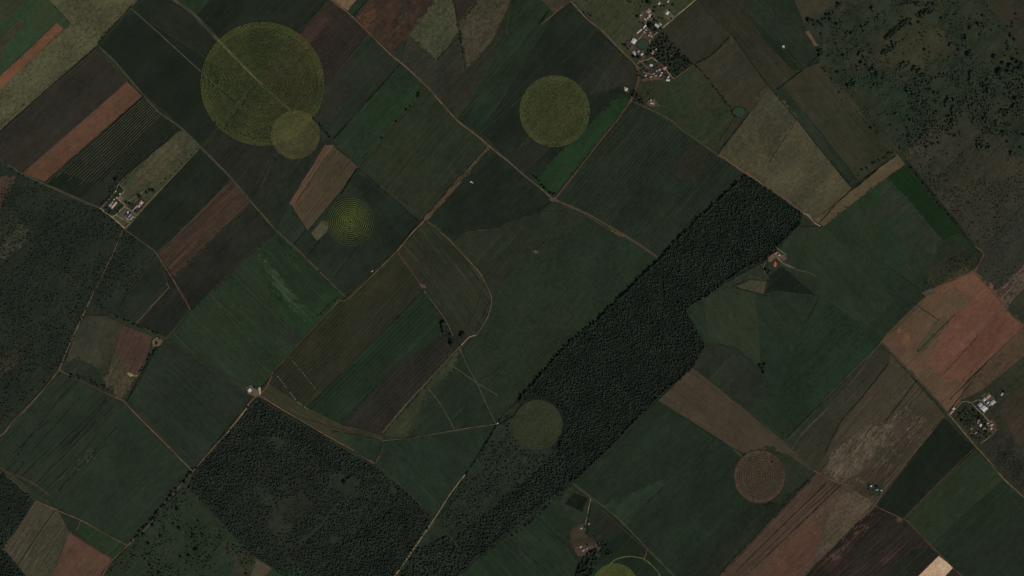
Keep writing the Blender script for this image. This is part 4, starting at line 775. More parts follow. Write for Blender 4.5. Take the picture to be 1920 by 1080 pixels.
STRIP = [(1397,330),(1440,356),(1503,401),(1499,420),(1460,460),(1436,488),(1400,500),(1372,520),(1340,545),(1284,580),(1300,612),(1321,650),(1297,690),(1230,748),(1150,832),(1076,903),(1050,850),(1052,800),(1030,760),(1000,748),(972,752),(1062,650),(1120,602),(1238,486),(1300,420),(1352,372)]
ride = [(1238,520),(1244,508),(1246,560),(1240,575)]
p1 = fill(STRIP, 2.8, 1.5, -.2, seed=1, s=.03, holes=[ride, C5])
edge = []
for a, b in zip(STRIP, STRIP[1:]+STRIP[:1]):
    L = math.dist(a, b); k = int(L/4.2)
    for j in range(k):
        t = j/k; x, y = a[0]+(b[0]-a[0])*t+random.uniform(-1.5, 1.5), a[1]+(b[1]-a[1])*t+random.uniform(-1.5, 1.5)
        if random.random() < .8 and not inside(C5, x, y): edge.append((x, y, random.uniform(1.8, 2.9), 1.5))
mass('forest', p1+edge, LEAF3, 'long dense band of dark plantation trees between the fields')
BW = [(372,884),(462,772),(487,750),(610,823),(704,876),(760,922),(812,972),(738,1084),(560,1100),(460,1030),(400,960),(352,918)]
hole1 = [(520,940),(570,925),(592,950),(560,985),(532,985)]; hole2 = [(480,905),(510,925),(518,950),(490,945)]
p2 = fill(BW, 3.3, 1.45, .02, seed=5, s=.016, holes=[hole1, hole2, [(560,1018),(600,985),(640,935),(644,938),(604,990),(565,1022)]])
p2 += fill([(730,960),(812,976),(742,1080),(600,1084),(640,1020)], 3.6, 1.7, -.2, seed=6)
p2 += fill([(487,752),(612,826),(690,872),(660,900),(600,860),(520,820),(440,830)], 3.6, 1.7, -.2, seed=7)
p2 += fill([(372,884),(440,800),(500,830),(470,900),(420,960),(360,920)], 3.7, 1.7, -.1, seed=8)
p2 += fill(hole1, 6, 1.2, .1, seed=60)+fill(hole2, 6, 1.2, .1, seed=61)
mass('forest', p2, LEAF3, 'broad dark wood south of the white roofed barn')
p3 = fill([(780,1030),(840,1005),(885,1055),(860,1084),(750,1084)], 3.7, 1.8, -.3, seed=9)
p3 += fill([(935,800),(968,760),(1000,850),(1050,852),(1074,905),(960,992),(884,1056),(820,972),(872,890)], 4.8, 1.4, .12, seed=10, holes=[C5])
p3 += fill([(1050,800),(1080,830),(1074,905),(960,992),(900,1040),(930,960),(1020,880)], 4.0, 1.7, -.05, seed=12, holes=[C5])
p3 += fill([(1052,850),(1078,900),(884,1054),(850,1010),(930,950),(1000,890)], 3.6, 1.65, -.15, seed=62, holes=[C5])
mass('forest', p3, LEAF3, 'open woodland along the pale lane')
p4 = fill([(0,350),(90,352),(212,410),(236,434),(290,474),(252,530),(214,588),(170,570),(120,680),(0,800)], 4.6, 1.25, .12, hk=1.2, seed=13, s=.02)
p4 += fill([(0,880),(66,938),(8,1030),(0,1036)], 4.6, 1.5, .0, seed=14)+fill([(0,1036),(8,1030),(48,1080),(0,1084)], 4.5, 1.6, -.2, seed=15)
mass('forest', p4, LEAF3, 'scrubby bush west of the farmstead')
WV = [(1248,62),(1270,90),(1300,120),(1264,146),(1250,128),(1228,112),(1212,100),(1220,86),(1236,66)]
mass('forest', fill(WV, 4.4, 1.9, -.05, seed=16, s=.03)+fill([(1196,124),(1206,130),(1204,146),(1194,142)], 4, 1.6, 0, seed=17)+fill([(1186,168),(1196,172),(1210,188),(1206,196),(1186,190)], 4, 1.6, .1, seed=18), LEAF, 'small wood beside the village')
mass('forest', fill([(1086,1052),(1106,1036),(1122,1026),(1120,1054),(1110,1084),(1080,1084)], 4.2, 2.3, -.4, seed=19)+fill([(1120,1020),(1134,1014),(1150,1036),(1140,1044),(1124,1032)], 4.5, 1.8, .1, seed=20), LEAF, 'dark grove touching the bright crop circle')
mass('forest', fill([(1654,72),(1672,54),(1705,32),(1712,36),(1690,54),(1664,76)], 3.2, 2.0, -.4, seed=21)+fill([(1690,2),(1750,4),(1756,20),(1740,28),(1710,20)], 4.2, 1.6, .0, seed=22)+fill([(1715,28),(1752,6),(1758,12),(1744,26),(1722,36)], 3.6, 1.9, -.2, seed=23), LEAF, 'dark tree belt crossing the savanna')
# scrub that nobody could count
sv = fill([(1580,0),(1846,0),(1920,95),(1920,400),(1838,470),(1692,286),(1538,118),(1545,96),(1520,40)], 5.2, 1.1, .44, hk=1.1, seed=30, s=.018)
sv += fill([(1580,0),(1846,0),(1920,95),(1920,300),(1700,280),(1538,118),(1520,40)], 4.4, 2.5, .78, hk=1.0, seed=50, s=.035)
sv += fill([(1545,120),(1600,150),(1650,240),(1640,260),(1600,200),(1540,125)], 4, .9, .25, seed=31)
sv += fill([(1700,150),(1920,110),(1920,260),(1820,250),(1700,280)], 4.8, 1.5, .3, hk=1.2, seed=32)
sv += fill([(1842,472),(1918,384),(1920,494),(1862,546),(1828,508)], 6, .8, .3, seed=33)+fill([(1860,850),(1905,845),(1920,880),(1920,925)], 4, 1.0, .1, seed=34)
sv += fill([(192,1080),(240,1026),(300,960),(352,920),(460,1030),(512,1084)], 5.2, 1.4, .34, hk=1.1, seed=35)
sv += fill([(1460,700),(1540,650),(1560,735),(1490,800)], 7, .7, .35, seed=36)+fill([(900,560),(1100,500),(1180,500),(1060,650),(970,750),(880,650)], 9, .6, .45, seed=37)
sv += fill([(1075,5),(1200,5),(1190,90),(1120,45)], 9, .7, .45, seed=38)+fill([(100,10),(250,5),(100,150),(10,230),(5,170)], 10, .6, .5, seed=39)+fill([(770,60),(850,5),(950,5),(900,100),(820,105)], 6, .7, .4, seed=40)
sv += fill([(715,830),(925,800),(868,888),(816,968),(706,868)], 7, .6, .4, seed=41)+fill([(1725,540),(1790,480),(1840,482),(1820,505),(1755,536)], 5, 1.1, .4, seed=42)
sv += fill([(215,345),(335,245),(370,278),(240,425)], 9, .7, .5, seed=43)+fill([(1796,775),(1822,764),(1850,785),(1852,812),(1835,830),(1815,812)], 4, 1.2, .3, seed=44)
mass('shrubbery', sv, LEAF2, 'low scattered scrub on the pastures')

# single trees one can point at
LAB_SAV = 'dark round tree scattered on the olive savanna beside the tree belt'; G_SAV = 'trees scattered over the savanna'
SAV = [(310,155,9),(345,190,5),(530,35,7),(440,115,6),(470,150,6),(520,185,6),(550,170,4),(400,185,5),(380,165,5),(795,90,4),(880,110,3),(755,140,3),(595,80,2.5),(730,230,2.5),(655,205,2),(640,285,3),(668,300,3),(620,245,2),(510,330,4),(597,370,3),(485,260,2.5),(460,412,2.5),(545,412,2),(500,462,2.5),(755,340,4),(780,372,3.5),(865,390,5),(955,340,4.5),(1075,185,6),(1015,300,4),(1045,262,3),(985,315,3),(1205,355,3),(1210,395,3.5),(1170,280,2),(1300,275,3.5),(1295,305,2.5),(1270,242,2),(1015,405,3),(950,398,2),(1295,415,2.5),(848,468,3),(720,440,4),(730,490,4),(690,475,4),(905,515,1.5),(1005,578,4),(750,578,4),(525,545,6),(575,530,4),(625,525,3),(665,500,4),(1085,712,5),(1122,725,4),(1130,762,4),(1170,775,5),(1165,805,3.5),(1272,705,4),(1208,620,3.5),(1220,680,3),(1258,587,4),(1290,560,5),(1320,560,4),(1410,545,4),(1265,840,5),(1340,875,3.5),(1248,910,4),(1330,800,5),(1045,830,2),(920,940,4.5),(1045,965,5),(1018,908,3),(970,978,2.5),(1065,1013,4),(1018,1008,2),(992,1047,3),(775,965,6),(820,997,4),(800,945,4),(1280,1075,5),(1745,548,15),(1505,410,9),(1700,430,10),(1820,500,11),(1905,490,10),(1860,745,9),(1765,995,7),(1665,970,4),(1545,885,4),(1770,872,4),(1300,140,5),(1345,115,4),(1450,170,3),(1605,180,4.5),(1550,175,3),(1515,212,6.5),(1515,142,3),(1610,120,5),(1570,105,3),(1375,185,4),(1370,210,3),(1675,230,4),(1590,265,5),(1395,28,4),(1425,20,3),(1515,0,4),(1380,328,4),(1420,342,4),(1465,345,4),(1430,378,5),(1410,418,3.5),(1425,445,3),(1355,430,3),(1655,555,4),(1645,595,4),(1820,275,6),(1850,300,6),(1790,330,5),(1795,200,4),(1830,180,3),(1860,110,5),(1735,200,4),(1690,185,3),(1705,720,4),(1775,712,5),(1815,700,5),(1640,600,4),(1505,800,4),(1500,770,4),(1435,790,4),(1380,800,3),(1595,790,4),(1640,880,4),(1735,840,4),(1730,780,4),(1850,600,3),(1910,570,3),(1780,930,4),(1870,870,4),(1795,1065,5),(1395,855,3),(1310,965,3),(1130,915,2.5),(1870,470,8),(1800,540,7),(1850,520,8),(1760,480,7),(1840,450,7),(1885,520,8)]
UNIQ = {(1745,548,15): 'largest single tree on the savanna, broad and nearly black', (310,155,9): 'big round tree at the corner of the dark field and the savanna', (1505,410,9): 'large round tree standing apart in the middle of the eastern savanna',
        (1765,995,7): 'wide tree alone on the bare southern rim of the savanna', (530,35,7): 'dark tree at the top end of the hedge bounding the savanna'}
for t in SAV:
    x, y, r = t; big = t in UNIQ
    place_tree('savanna_tree', 1440+x/4, y/4, max(1.5, r/4*2.15), UNIQ[t] if big else LAB_SAV, None if big else G_SAV, hk=.95)
for x, y, r in [(990,35,5),(1185,78,2),(1245,95,3),(1265,238,3),(1345,278,4),(1458,243,2),(1560,325,3),(1455,463,3),(1500,190,2),(1340,75,2),(1425,145,2),(1895,30,6)]:
    place_tree('savanna_tree', 1440+x/4, 270+y/4, max(1.3, r/4*1.8), 'small tree dotted over the bare brown pasture east of the green field', 'trees on the brown pasture')
for x, y, r in [(1180,605,6),(1340,585,8),(1350,725,7),(1305,690,5),(1455,775,7),(1525,772,6),(1540,718,3),(1210,785,6),(1290,828,3),(1310,903,3),(1200,965,5),(1075,930,4),(1020,928,2),(1090,882,2),(970,1018,3),(1120,840,7),(1150,700,7),(1080,770,7),(1480,890,9),(1420,930,6),(1360,940,6),(1490,670,5),(1440,790,4),(1400,755,3),(1725,995,3),(1850,1065,5),(1850,1035,3),(1820,970,2),(1700,870,3),(1200,1060,8),(1130,1000,5),(1250,1010,4),(1390,380,7),(1410,340,6),(1440,310,5),(1480,275,5),(1290,480,6),(1330,460,6),(1260,520,5),(1240,550,5)]:
    place_tree('pasture_tree', x/4, 810+y/4, max(1.6, r/4*2.1), 'dark tree in the rough pasture southwest of the broad wood', 'trees in the rough pasture')
place_tree('field_tree', 36, 853, 1.6, 'small dark tree in the striped green field, the one near its track'); place_tree('field_tree', 45, 868, 1.5, 'small dark tree in the striped green field, farther into the rows')
for x, y, r in [(786.7,178,3.6),(784,182,2.4),(776,193,1.6),(770,200,1.9),(763,207,2.6),(754,219,1.1),(744,229,2.5),(739,234,1.4),(717,260,2.5),(683,296,1.6),(687,292,1.6),(690,289,1.2)]:
    place_tree('field_tree', x, y, r, 'dark tree in the broken row between the two green fields', 'row of trees between the green fields')
for x, y, r, l in [(868.5,629.5,6.5,'big round tree beside the bend of the pale track'),(1430,690,4.2,'ragged dark tree in the hollow of the green field'),(1432,699,3.4,'low dark tree just south of the ragged one in the hollow'),(1426,686,3.6,'dark tree touching the west side of the ragged one in the hollow'),(1434,684,3.2,'dark tree touching the north side of the ragged one in the hollow'),
    (1070.5,641,3.4,'dark tree standing just outside the forest edge'),(1442,511,5,'dark tree south of the red earth mound'),(1437,507,3.4,'smaller tree touching the one south of the mound'),(647,905,4.5,'bushy tree in a clearing of the broad wood'),
    (652,898,2.6,'small tree beside the bushy one in the clearing'),(220,339,4.4,'round dark tree at the north tip of the farmstead'),(263.7,370,4.2,'dark tree over the pink roofed farmhouse'),(276,361.6,3.2,'tree beside the track behind the farmhouse'),
    (282,357,3,'tree in the clump by the farm paddock, near the track'),(288.5,358.5,3.6,'tree in the clump by the farm paddock, on the field side'),(207.7,397,3,'tree in the farm garden near the wide entrance track'),(239,381,2.6,'tree beside the crossing of the farm tracks'),(245,384,3,'tree between the farm tracks and the farmhouse'),
    (201,391,2.4,'garden tree in the west corner of the farmstead'),(221.7,49,7,'')]:
    if l: place_tree('yard_tree', x, y, r, l)
for x, y, r, l in [(1221.7,50,6.8,'huge dark tree in the middle of the village'),(1230,57,4,'dark tree beside the huge one, below the white house'),(1223,31.5,3,'tree at the edge of the pale yard'),(1196,32,3.4,'tree on the pasture side of the red roofed house'),
    (1217,6,4.5,'dark tree at the north end of the village'),(1172.5,86,3,'tree by the road west of the white barn'),(1190,108,4,'tree behind the lilac roofed house'),(1199,109,4,'tree between the lilac house and the crossroads'),(1212,117.5,2.2,'small tree in the fork of the village lanes'),
    (1228,39,2.6,'tree north of the white and brown house'),(1259,36,2,'small tree by the road at the square house')]:
    place_tree('yard_tree', x, y, r, l)
for x, y in [(1100,2),(1178,3),(1183,4),(1206,4),(1198,6),(1202,13),(1190,8),(1095,24),(1103,26),(1108,30),(1168,84)]:
    place_tree('pasture_tree', x, y, random.uniform(1.2, 2.2), 'small tree on the pasture west of the village', 'trees on the village pasture')
for x, y, r in [(1002,331,2.4),(1007,335,2.6),(1012,340,2),(1017,348,2.4),(1022,353,3),(1026,355,2.2),(1033,363,2.8),(1037,365,2.4),(1041,364,2)]:
    place_tree('roadside_tree', x, y, r, 'tree in the clump by the road junction', 'clump at the road junction')
for x, y, r, l in [(1882,735,2.4,'tree beside the pink roofed shed'),(1812,778,2.6,'tree in the overgrown plot, close to the lane'),(1826,770,2.8,'tree in the overgrown plot, close to the big white roof'),(1837,784,3,'tree north of the small white cottage'),(1838,812,3,'tree south of the cottages'),(1848,810,2.4,'tree behind the second white cottage'),(1804,788,2.6,'tree in the overgrown plot, at its dark edge'),(1832,815,2.4,'tree among the grey sheds'),
    (1628,908,1.6,'tree just west of the lone white hut'),(1628.5,917,1.6,'tree south of the lone white hut'),(1636,918.5,1.3,'small tree between the white hut and the grey shed'),(1644,913,2.8,'dark tree over the grey shed'),(1649,922,1.4,'small tree by the hut near the road'),
    (1104,968,1.8,'tree beside the pale drive'),(1097,988,1.8,'tree beside the white hut at the end of the drive'),(1114,1005,1.4,'small tree on the plot boundary'),(1101,1022,1.8,'tree at the red earth yard'),(478,727,2.2,'tree beside the white roofed barn'),(466,764,2.6,'tree where the pale track enters the wood'),(136,704,3,'tree at the bend of the red track'),(85,718,2.2,'tree beside the pale field track'),(137,625,1.8,'tree beside the bush track'),(268,507,2,'tree in the bush near the dark field'),(1448,866,1.6,'tree at the rim of the brown crop circle')]:
    place_tree('yard_tree', x, y, r, l)
VT = [(1240,12),(1228,14),(1226,22),(1242,36),(1236,34),(1232,40),(1246,12),(1200,42),(1206,44),(1216,42),(1226,34),(1240,56),(1236,60),(1228,62),(1224,58),(1214,60),(1230,68),(1178,92),(1182,88),(1216,94),(1210,96),(1214,104),(1196,108),(1203,124),(1208,130),(1214,134),(1226,128),(1232,124),(1240,146),(1244,136),(1216,146),(1206,146),(1236,112),(1244,116),(1188,176),(1194,184),(1200,190),(1192,190),(1206,194),(1216,176),(1244,134),(1248,142),(1234,104),(1228,106),(1256,20),(1262,10)]
for x, y in VT: place_tree('village_tree', x, y, random.uniform(1.3, 2.6), 'small tree among the village plots', 'trees among the village plots')
FTR = [(198,398),(204,400),(212,399),(218,396),(222,398),(226,390),(229,388),(224,392),(208,372),(204,378),(213,366),(218,366),(222,356),(226,352),(252,382),(250,386),(246,388),(248,392),(244,400),(238,402),(252,412),(256,396),(268,376),(262,392)]
for x, y in FTR: place_tree('garden_tree', x, y, random.uniform(1.1, 2.1), 'small tree in the gardens of the farmstead', 'trees in the farmstead gardens')
E2 = [(1800,776),(1806,770),(1812,766),(1818,772),(1822,778),(1828,780),(1832,784),(1808,782),(1802,790),(1812,790),(1820,792),(1826,796),(1842,790),(1848,798),(1840,806),(1846,814),(1838,822),(1832,822),(1824,818),(1852,802),(1836,776),(1842,784),(1850,820),(1858,814)]
for x, y in E2: place_tree('garden_tree', x, y, random.uniform(1.2, 2.3), 'small tree in the overgrown hamlet of the eastern farm', 'trees in the eastern hamlet')
# broken lines of trees along boundaries
def tree_line(pts, gap, r, label, group, keep=.85, spread=1.2, name='hedgerow_tree'):
    for a, b in zip(pts, pts[1:]):
        L = math.dist(a, b); k = max(1, int(L/gap))
        for j in range(k):
            if random.random() > keep: continue
            t = (j+random.random()*.8)/k
            place_tree(name, a[0]+(b[0]-a[0])*t+random.uniform(-spread, spread), a[1]+(b[1]-a[1])*t+random.uniform(-spread, spread), r*random.uniform(.65, 1.3), label, group)
tree_line([(1592,345),(1620,318),(1650,300),(1680,280)], 5, 1.8, 'tree in the line above the pale brown strip field', 'tree line above the strip field', spread=2.5)
tree_line([(1698,303),(1740,355),(1760,385),(1800,425)], 6, 1.8, 'tree in the line along the eastern edge of the bright green field', 'tree line along the green field', spread=2.2)
tree_line([(1512,38),(1540,42),(1555,28),(1576,8)], 6, 2.6, 'tree in the hedge between the dark field and the savanna', 'savanna hedge', spread=2)
tree_line([(1538,60),(1540,80),(1541,98)], 5, 1.8, 'tree along the small bare plot', 'trees by the bare plot')
tree_line([(1532,118),(1565,155),(1580,190)], 7, 1.6, 'tree on the fence line below the savanna', 'trees on the savanna fence')
tree_line([(832,608),(838,622),(846,635),(850,648)], 2.4, 4.7, 'tree in the short dark shelter row by the brown crop rows', 'shelter row', keep=1, spread=3)
tree_line([(246,1018),(270,990),(296,962),(322,926),(345,900),(366,878)], 7, 2.4, 'tree along the pale lane beside the big green field', 'lane trees', spread=1.8)
tree_line([(864,650),(868,640)], 4, 1.6, 'small tree by the track bend', 'trees by the track bend')
tree_line([(300,632),(292,652),(276,680),(262,700)], 4.5, 2.0, 'tree in the shelter belt beside the red brown plot', 'shelter belt', spread=2.2)
tree_line([(216,592),(250,608),(285,622),(300,628)], 5, 1.9, 'tree in the hedge north of the red brown plot', 'northern plot hedge', spread=1.8)
tree_line([(134,706),(160,712),(180,716),(206,728)], 4, 2.1, 'tree in the dark belt along the red track', 'belt along the red track', spread=4)
tree_line([(1304,122),(1330,150),(1368,202)], 5, 1.6, 'tree in the hedge running down to the pond', 'hedge to the pond', spread=1)
tree_line([(1370,200),(1374,216),(1386,222),(1398,206)], 5, 1.5, 'tree on the bank of the round pond', 'pond trees')
tree_line([(586,220),(600,235),(622,260)], 4, 1.8, 'tree in the hedge beside the small crop circle', 'hedge by the small circle')
tree_line([(596,595),(615,575),(636,556)], 4, 1.6, 'tree in the hedge above the olive field', 'hedge above the olive field')
tree_line([(528,440),(560,475),(600,512),(640,548)], 16, 1.2, 'small tree beside the long diagonal lane', 'trees beside the diagonal lane', spread=3)
tree_line([(538,478),(552,486),(562,492)], 4, 1.4, 'small tree in the striped green field', 'trees in the striped field', spread=3)
tree_line([(1070,22),(1092,28)], 6, 1.8, 'tree at the village road bend', 'trees at the road bend')
tree_line([(962,1004),(1000,975),(1070,910)], 5.5, 2.2, 'tree on the forest rim along the pale track', 'forest rim trees', spread=1.5)
tree_line([(900,1042),(930,1016),(955,998)], 5, 2.2, 'tree on the southern woodland rim', 'southern rim trees', spread=1.6)
tree_line([(870,895),(902,850),(932,798),(950,775)], 6, 1.8, 'tree along the dark lane below the woods', 'dark lane trees')
tree_line([(1840,455),(1790,500),(1762,540)], 8, 1.2, 'small tree in the damp corner above the red field', 'trees above the red field', spread=7)
tree_line([(1622,622),(1600,645),(1584,664)], 6, .9, 'small bush in the row crossing the green field', 'bushes in the green field', spread=1.2)
tree_line([(0,298),(40,330),(84,350)], 6, 1.7, 'tree along the lane beside the bush', 'bush lane trees', spread=4)
tree_line([(186,392),(205,410),(232,434),(262,456)], 6, 1.9, 'tree along the lane below the farmstead', 'farm lane trees', spread=3)
tree_line([(232,310),(216,345),(200,370),(190,388)], 5, 1.6, 'tree in the hedge along the dark crop rows', 'farm hedge', spread=1)
tree_line([(300,268),(260,296),(236,318)], 9, 1.3, 'small tree along the paddock hedge', 'paddock hedge')
tree_line([(372,280),(340,310),(310,338),(296,350)], 9, 1.4, 'small tree along the paddock track', 'paddock track trees', spread=1.5)
tree_line([(184,84),(200,62),(212,50)], 3.5, 1.5, 'tree in the hedge corner at the lane head', 'lane head hedge')
tree_line([(1880,120),(1895,60),(1905,30)], 10, 1.8, 'tree beyond the savanna fence', 'trees beyond the fence', spread=3)
tree_line([(862,60),(868,95),(872,110)], 5, 1.7, 'tree in the hollow between the mottled pastures', 'hollow trees', spread=1.2)

# ------------------------------------------------------------ buildings
WALLM = pmat('plastered wall', (.52,.47,.40), albedo=True, scale=.6); BRICKM = pmat('brick wall', (.34,.19,.13), albedo=True, scale=2)
DOORM = pmat('door paint', (.16,.10,.07), albedo=True); GLASS = pmat('window glass', (.05,.06,.07), albedo=True, rough=.15)
roofs = {}
def roofmat(c, ribs=.8):
    k = (c, ribs)
    if k not in roofs: roofs[k] = pmat('roofing', tuple(v/255 for v in c), albedo=True, rough=.6, var=.22, scale=.35, ribs=ribs)
    return roofs[k]
def building(kind, px, py, w, l, ang, roof, label, cat, h=3.2, pitch=.28, wall=None, chimney=False, hip=False, flat=False):
    """w: width, l: length in photograph pixels; ang: direction of the ridge, degrees above the x axis"""
    root = bpy.data.objects.new(kind, None); COL.objects.link(root); X, Y = W(px, py); root.location = (X, Y, zat(px, py)); root.rotation_euler = (0, 0, R(ang)); tag(root, label, cat)
    a, b = l*PX/2, w*PX/2; wm = wall or WALLM; e = .45; rh = b*pitch*2 if not flat else .35
    wa, wb = a-e, b-e
    V = [(-wa,-wb,0),(wa,-wb,0),(wa,wb,0),(-wa,wb,0),(-wa,-wb,h),(wa,-wb,h),(wa,wb,h),(-wa,wb,h),(-wa,0,h+rh*.9 if not (flat or hip) else h),(wa,0,h+rh*.9 if not (flat or hip) else h)]
    mesh_obj('wall', V, [(0,1,5,4),(2,3,7,6),(1,2,6,9,5),(3,0,4,8,7)], wm, root)
    r0, r1, th = h+.02, h+rh+.02, .14
    hx = a-(b*.9 if hip else 0)
    if flat: top = [(-a,-b,r0),(a,-b,r0+.35),(a,b,r0+.35),(-a,b,r0)]; tf = [(0,1,2,3)]
    else:
        top = [(-a,-b,r0),(a,-b,r0),(a,b,r0),(-a,b,r0),(-hx,0,r1),(hx,0,r1)]; tf = [(0,1,5,4),(2,3,4,5),(1,2,5),(3,0,4)] if hip else [(0,1,5,4),(2,3,4,5)]
    n = len(top); V2 = top+[(x, y, z-th) for x, y, z in top]; f2 = tf+[tuple(n+i for i in f[::-1]) for f in tf]+[(0,n,n+1,1),(2,n+2,n+3,3)]
    if not hip and not flat: f2 += [(1,n+1,n+5,5),(5,n+5,n+2,2),(3,n+3,n+4,4),(4,n+4,n,0)]
    else: f2 += [(1,n+1,n+2,2),(3,n+3,n,0)]
    rf = mesh_obj('roof', V2, f2, roofmat(roof), root)
    def box(name, x0, x1, y0, y1, z0, z1, m, par):
        v = [(x,y,z) for z in (z0,z1) for x,y in ((x0,y0),(x1,y0),(x1,y1),(x0,y1))]
        return mesh_obj(name, v, [(3,2,1,0),(4,5,6,7),(0,1,5,4),(1,2,6,5),(2,3,7,6),(3,0,4,7)], m, par)
    if chimney: box('chimney', a*.4, a*.4+.8, b*.3, b*.3+.7, h, h+rh+.9, BRICKM, rf)
    box('door', -.55, .55, -wb-.06, -wb+.02, 0, min(2.1, h-.4), DOORM, root)
    if kind in ('farmhouse', 'cottage', 'house') and wa > 3:
        for s in (-1, 1):
            for q in (-.55, .55): box('window', q*wa-.6, q*wa+.6, s*wb-.05, s*wb+.05, 1, 2.1, GLASS, root)
    return root
CRM, PNK, RDR, BRN, GRY, WHT, BLU, LIL = (172,152,130), (176,128,108), (138,70,54), (104,80,66), (120,118,108), (228,226,218), (170,186,200), (140,130,150)
B = building
# farmstead between the lanes
B('barn', 214.2, 384.5, 4.6, 15, 49, (168,122,94), 'long salmon roofed barn in the middle of the farmstead', 'barn', h=4)
B('farmhouse', 265.2, 380, 6.2, 7, 49, PNK, 'pink roofed farmhouse beside the field edge', 'house', hip=True, chimney=True)
B('farmhouse', 261, 386.2, 4.4, 5, 49, (188,142,122), 'smaller pink roofed wing south of the pink farmhouse', 'house', hip=True)
B('shed', 256.6, 387.5, 3, 5, 49, (140,104,88), 'low reddish shed on the west side of the pink farmhouse', 'shed', flat=True, h=2.4)
B('shed', 253.2, 390.2, 3, 3.4, 49, (104,108,118), 'blue grey shed beside the pink farmhouse', 'shed')
B('shed', 250.2, 393.8, 1.9, 2.2, 49, (214,208,196), 'tiny pale shed at the end of the farmhouse yard', 'shed', flat=True, h=2.3)
B('shed', 240, 398.3, 2.8, 3.8, 80, (236,236,226), 'gleaming white roofed shed in the farmstead', 'shed', h=3.6)
B('barn', 247.4, 408.6, 3.6, 9, 49, (92,96,88), 'narrow grey green barn near the south corner of the farmstead', 'barn')
B('barn', 243.5, 404.5, 4, 8, 49, (72,80,88), 'dark slate roofed barn between two others in the farmstead', 'barn')
B('shed', 239.6, 410.8, 2.6, 7, -38, (150,108,92), 'salmon roofed shed along the farm track', 'shed')
B('shed', 234.2, 406.8, 2.4, 3, -38, (120,62,52), 'small dark red shed beside the farm track', 'shed')
B('house', 207, 384.4, 4.6, 6, 49, (112,96,104), 'mauve roofed house west of the salmon barn', 'house', hip=True)
B('shed', 211, 379.4, 2.8, 4, 49, (110,112,108), 'grey shed north of the mauve roofed house', 'shed')
B('shed', 214.3, 374.2, 2.4, 3.2, 49, (140,160,144), 'pale green roofed shed in the upper farmstead', 'shed')
B('shed', 217.4, 359, 2, 3, 49, (176,170,150), 'pale shed at the head of the inner track', 'shed')
B('shed', 225.3, 363.6, 3, 3.4, 49, (150,152,128), 'pale olive shed below the kitchen plots', 'shed')
B('shed', 219.5, 371, 3, 3.6, 49, (140,116,104), 'brown roofed shed beside the pale green one', 'shed')
# village
B('house', 1215.3, 21, 8, 8, 50, (118,74,62), 'big red brown roofed house in the pale yard', 'house', hip=True, chimney=True)
B('house', 1218.6, 29, 5, 5.6, 40, (214,190,172), 'cream roofed annexe against the red brown house', 'house')
B('shed', 1201.4, 28.6, 3, 3.6, 30, PNK, 'pink shed on the pasture side of the pale yard', 'shed')
B('shed', 1209.5, 36.4, 3, 5, -40, CRM, 'cream roofed shed at the foot of the pale yard', 'shed')
B('shed', 1214.5, 33.6, 3, 4, 50, (180,150,128), 'tan roofed shed inside the pale yard', 'shed')
B('cottage', 1235.8, 6.6, 4.4, 5.4, 45, (190,140,122), 'pink roofed cottage at the top of the village', 'cottage', hip=True)
B('cottage', 1252.2, 3, 3.8, 4.6, 60, (160,128,124), 'mauve pink cottage near the upper road', 'cottage')
B('house', 1250.9, 24.4, 6, 6.8, 50, (226,206,188), 'square cream roofed house inside its own bare plot', 'house', hip=True)
B('house', 1231.6, 48.2, 4.6, 9, -35, (222,222,218), 'white roofed house above the village road', 'house')
B('house', 1237.6, 45.4, 4.6, 6, -40, (128,92,78), 'brown roofed house touching the white roofed one', 'house', hip=True)
B('barn', 1208.6, 49.8, 3.6, 7, 52, (190,196,200), 'grey white barn at the end of the long stable row', 'barn')
B('stable', 1198.4, 58.8, 3, 12, 42, (186,160,144), 'long thin pinkish stable beside the pasture', 'stable')
B('barn', 1188, 77.4, 8, 9.4, 58, (220,226,226), 'big white ribbed roof barn alone by the pasture', 'barn', h=6, pitch=.14)
B('shed', 1216.4, 66, 3.6, 5, 45, RDR, 'red roofed shed among the clutter below the huge tree', 'shed')
B('shed', 1221.4, 68.4, 3, 4, -40, (160,130,116), 'tan shed beside the village road bend', 'shed')
B('shed', 1219.6, 62, 2.6, 5, -40, (120,80,68), 'brown roofed shed just under the huge tree', 'shed')
B('shed', 1212, 57, 1.6, 5, -48, (150,126,106), 'thin tan pen roof, nearer the stable', 'shed', flat=True, h=2.2)
B('shed', 1208.6, 61, 1.6, 5, -48, (140,114,98), 'thin brown pen roof, nearer the pond', 'shed', flat=True, h=2.2)
B('house', 1188.6, 98.8, 5, 6.4, -50, LIL, 'lilac roofed house near the crossroads', 'house', hip=True)
B('shed', 1190.2, 103, 2.4, 3.4, 40, (220,214,210), 'white shed behind the lilac roofed house', 'shed')
B('cottage', 1203.4, 101.8, 4, 5, 40, (204,180,160), 'cream cottage below the village pond', 'cottage')
B('cottage', 1197, 96.6, 3, 3.6, 40, (190,160,140), 'small tan cottage on the lane from the white barn', 'cottage')
B('house', 1223.6, 98, 5.6, 7, 60, (124,72,62), 'dull red house at the edge of the small wood', 'house', hip=True)
B('shed', 1230, 92.6, 2.6, 3.4, 45, (150,150,144), 'grey shed between the dull red house and the wood', 'shed')
B('cottage', 1221, 122.5, 4.4, 5.4, -20, (232,228,216), 'clean white cottage south of the village fork', 'cottage')
B('house', 1246, 127.4, 6, 8, 45, (158,72,56), 'bright red roofed house on the wood lane', 'house', hip=True, chimney=True)
B('shed', 1236.2, 131, 3.6, 4, 45, (126,124,126), 'grey shed west of the bright red house', 'shed')
B('shed', 1240.6, 136.6, 2.8, 3.6, 45, (196,184,150), 'cream shed below the bright red house', 'shed')
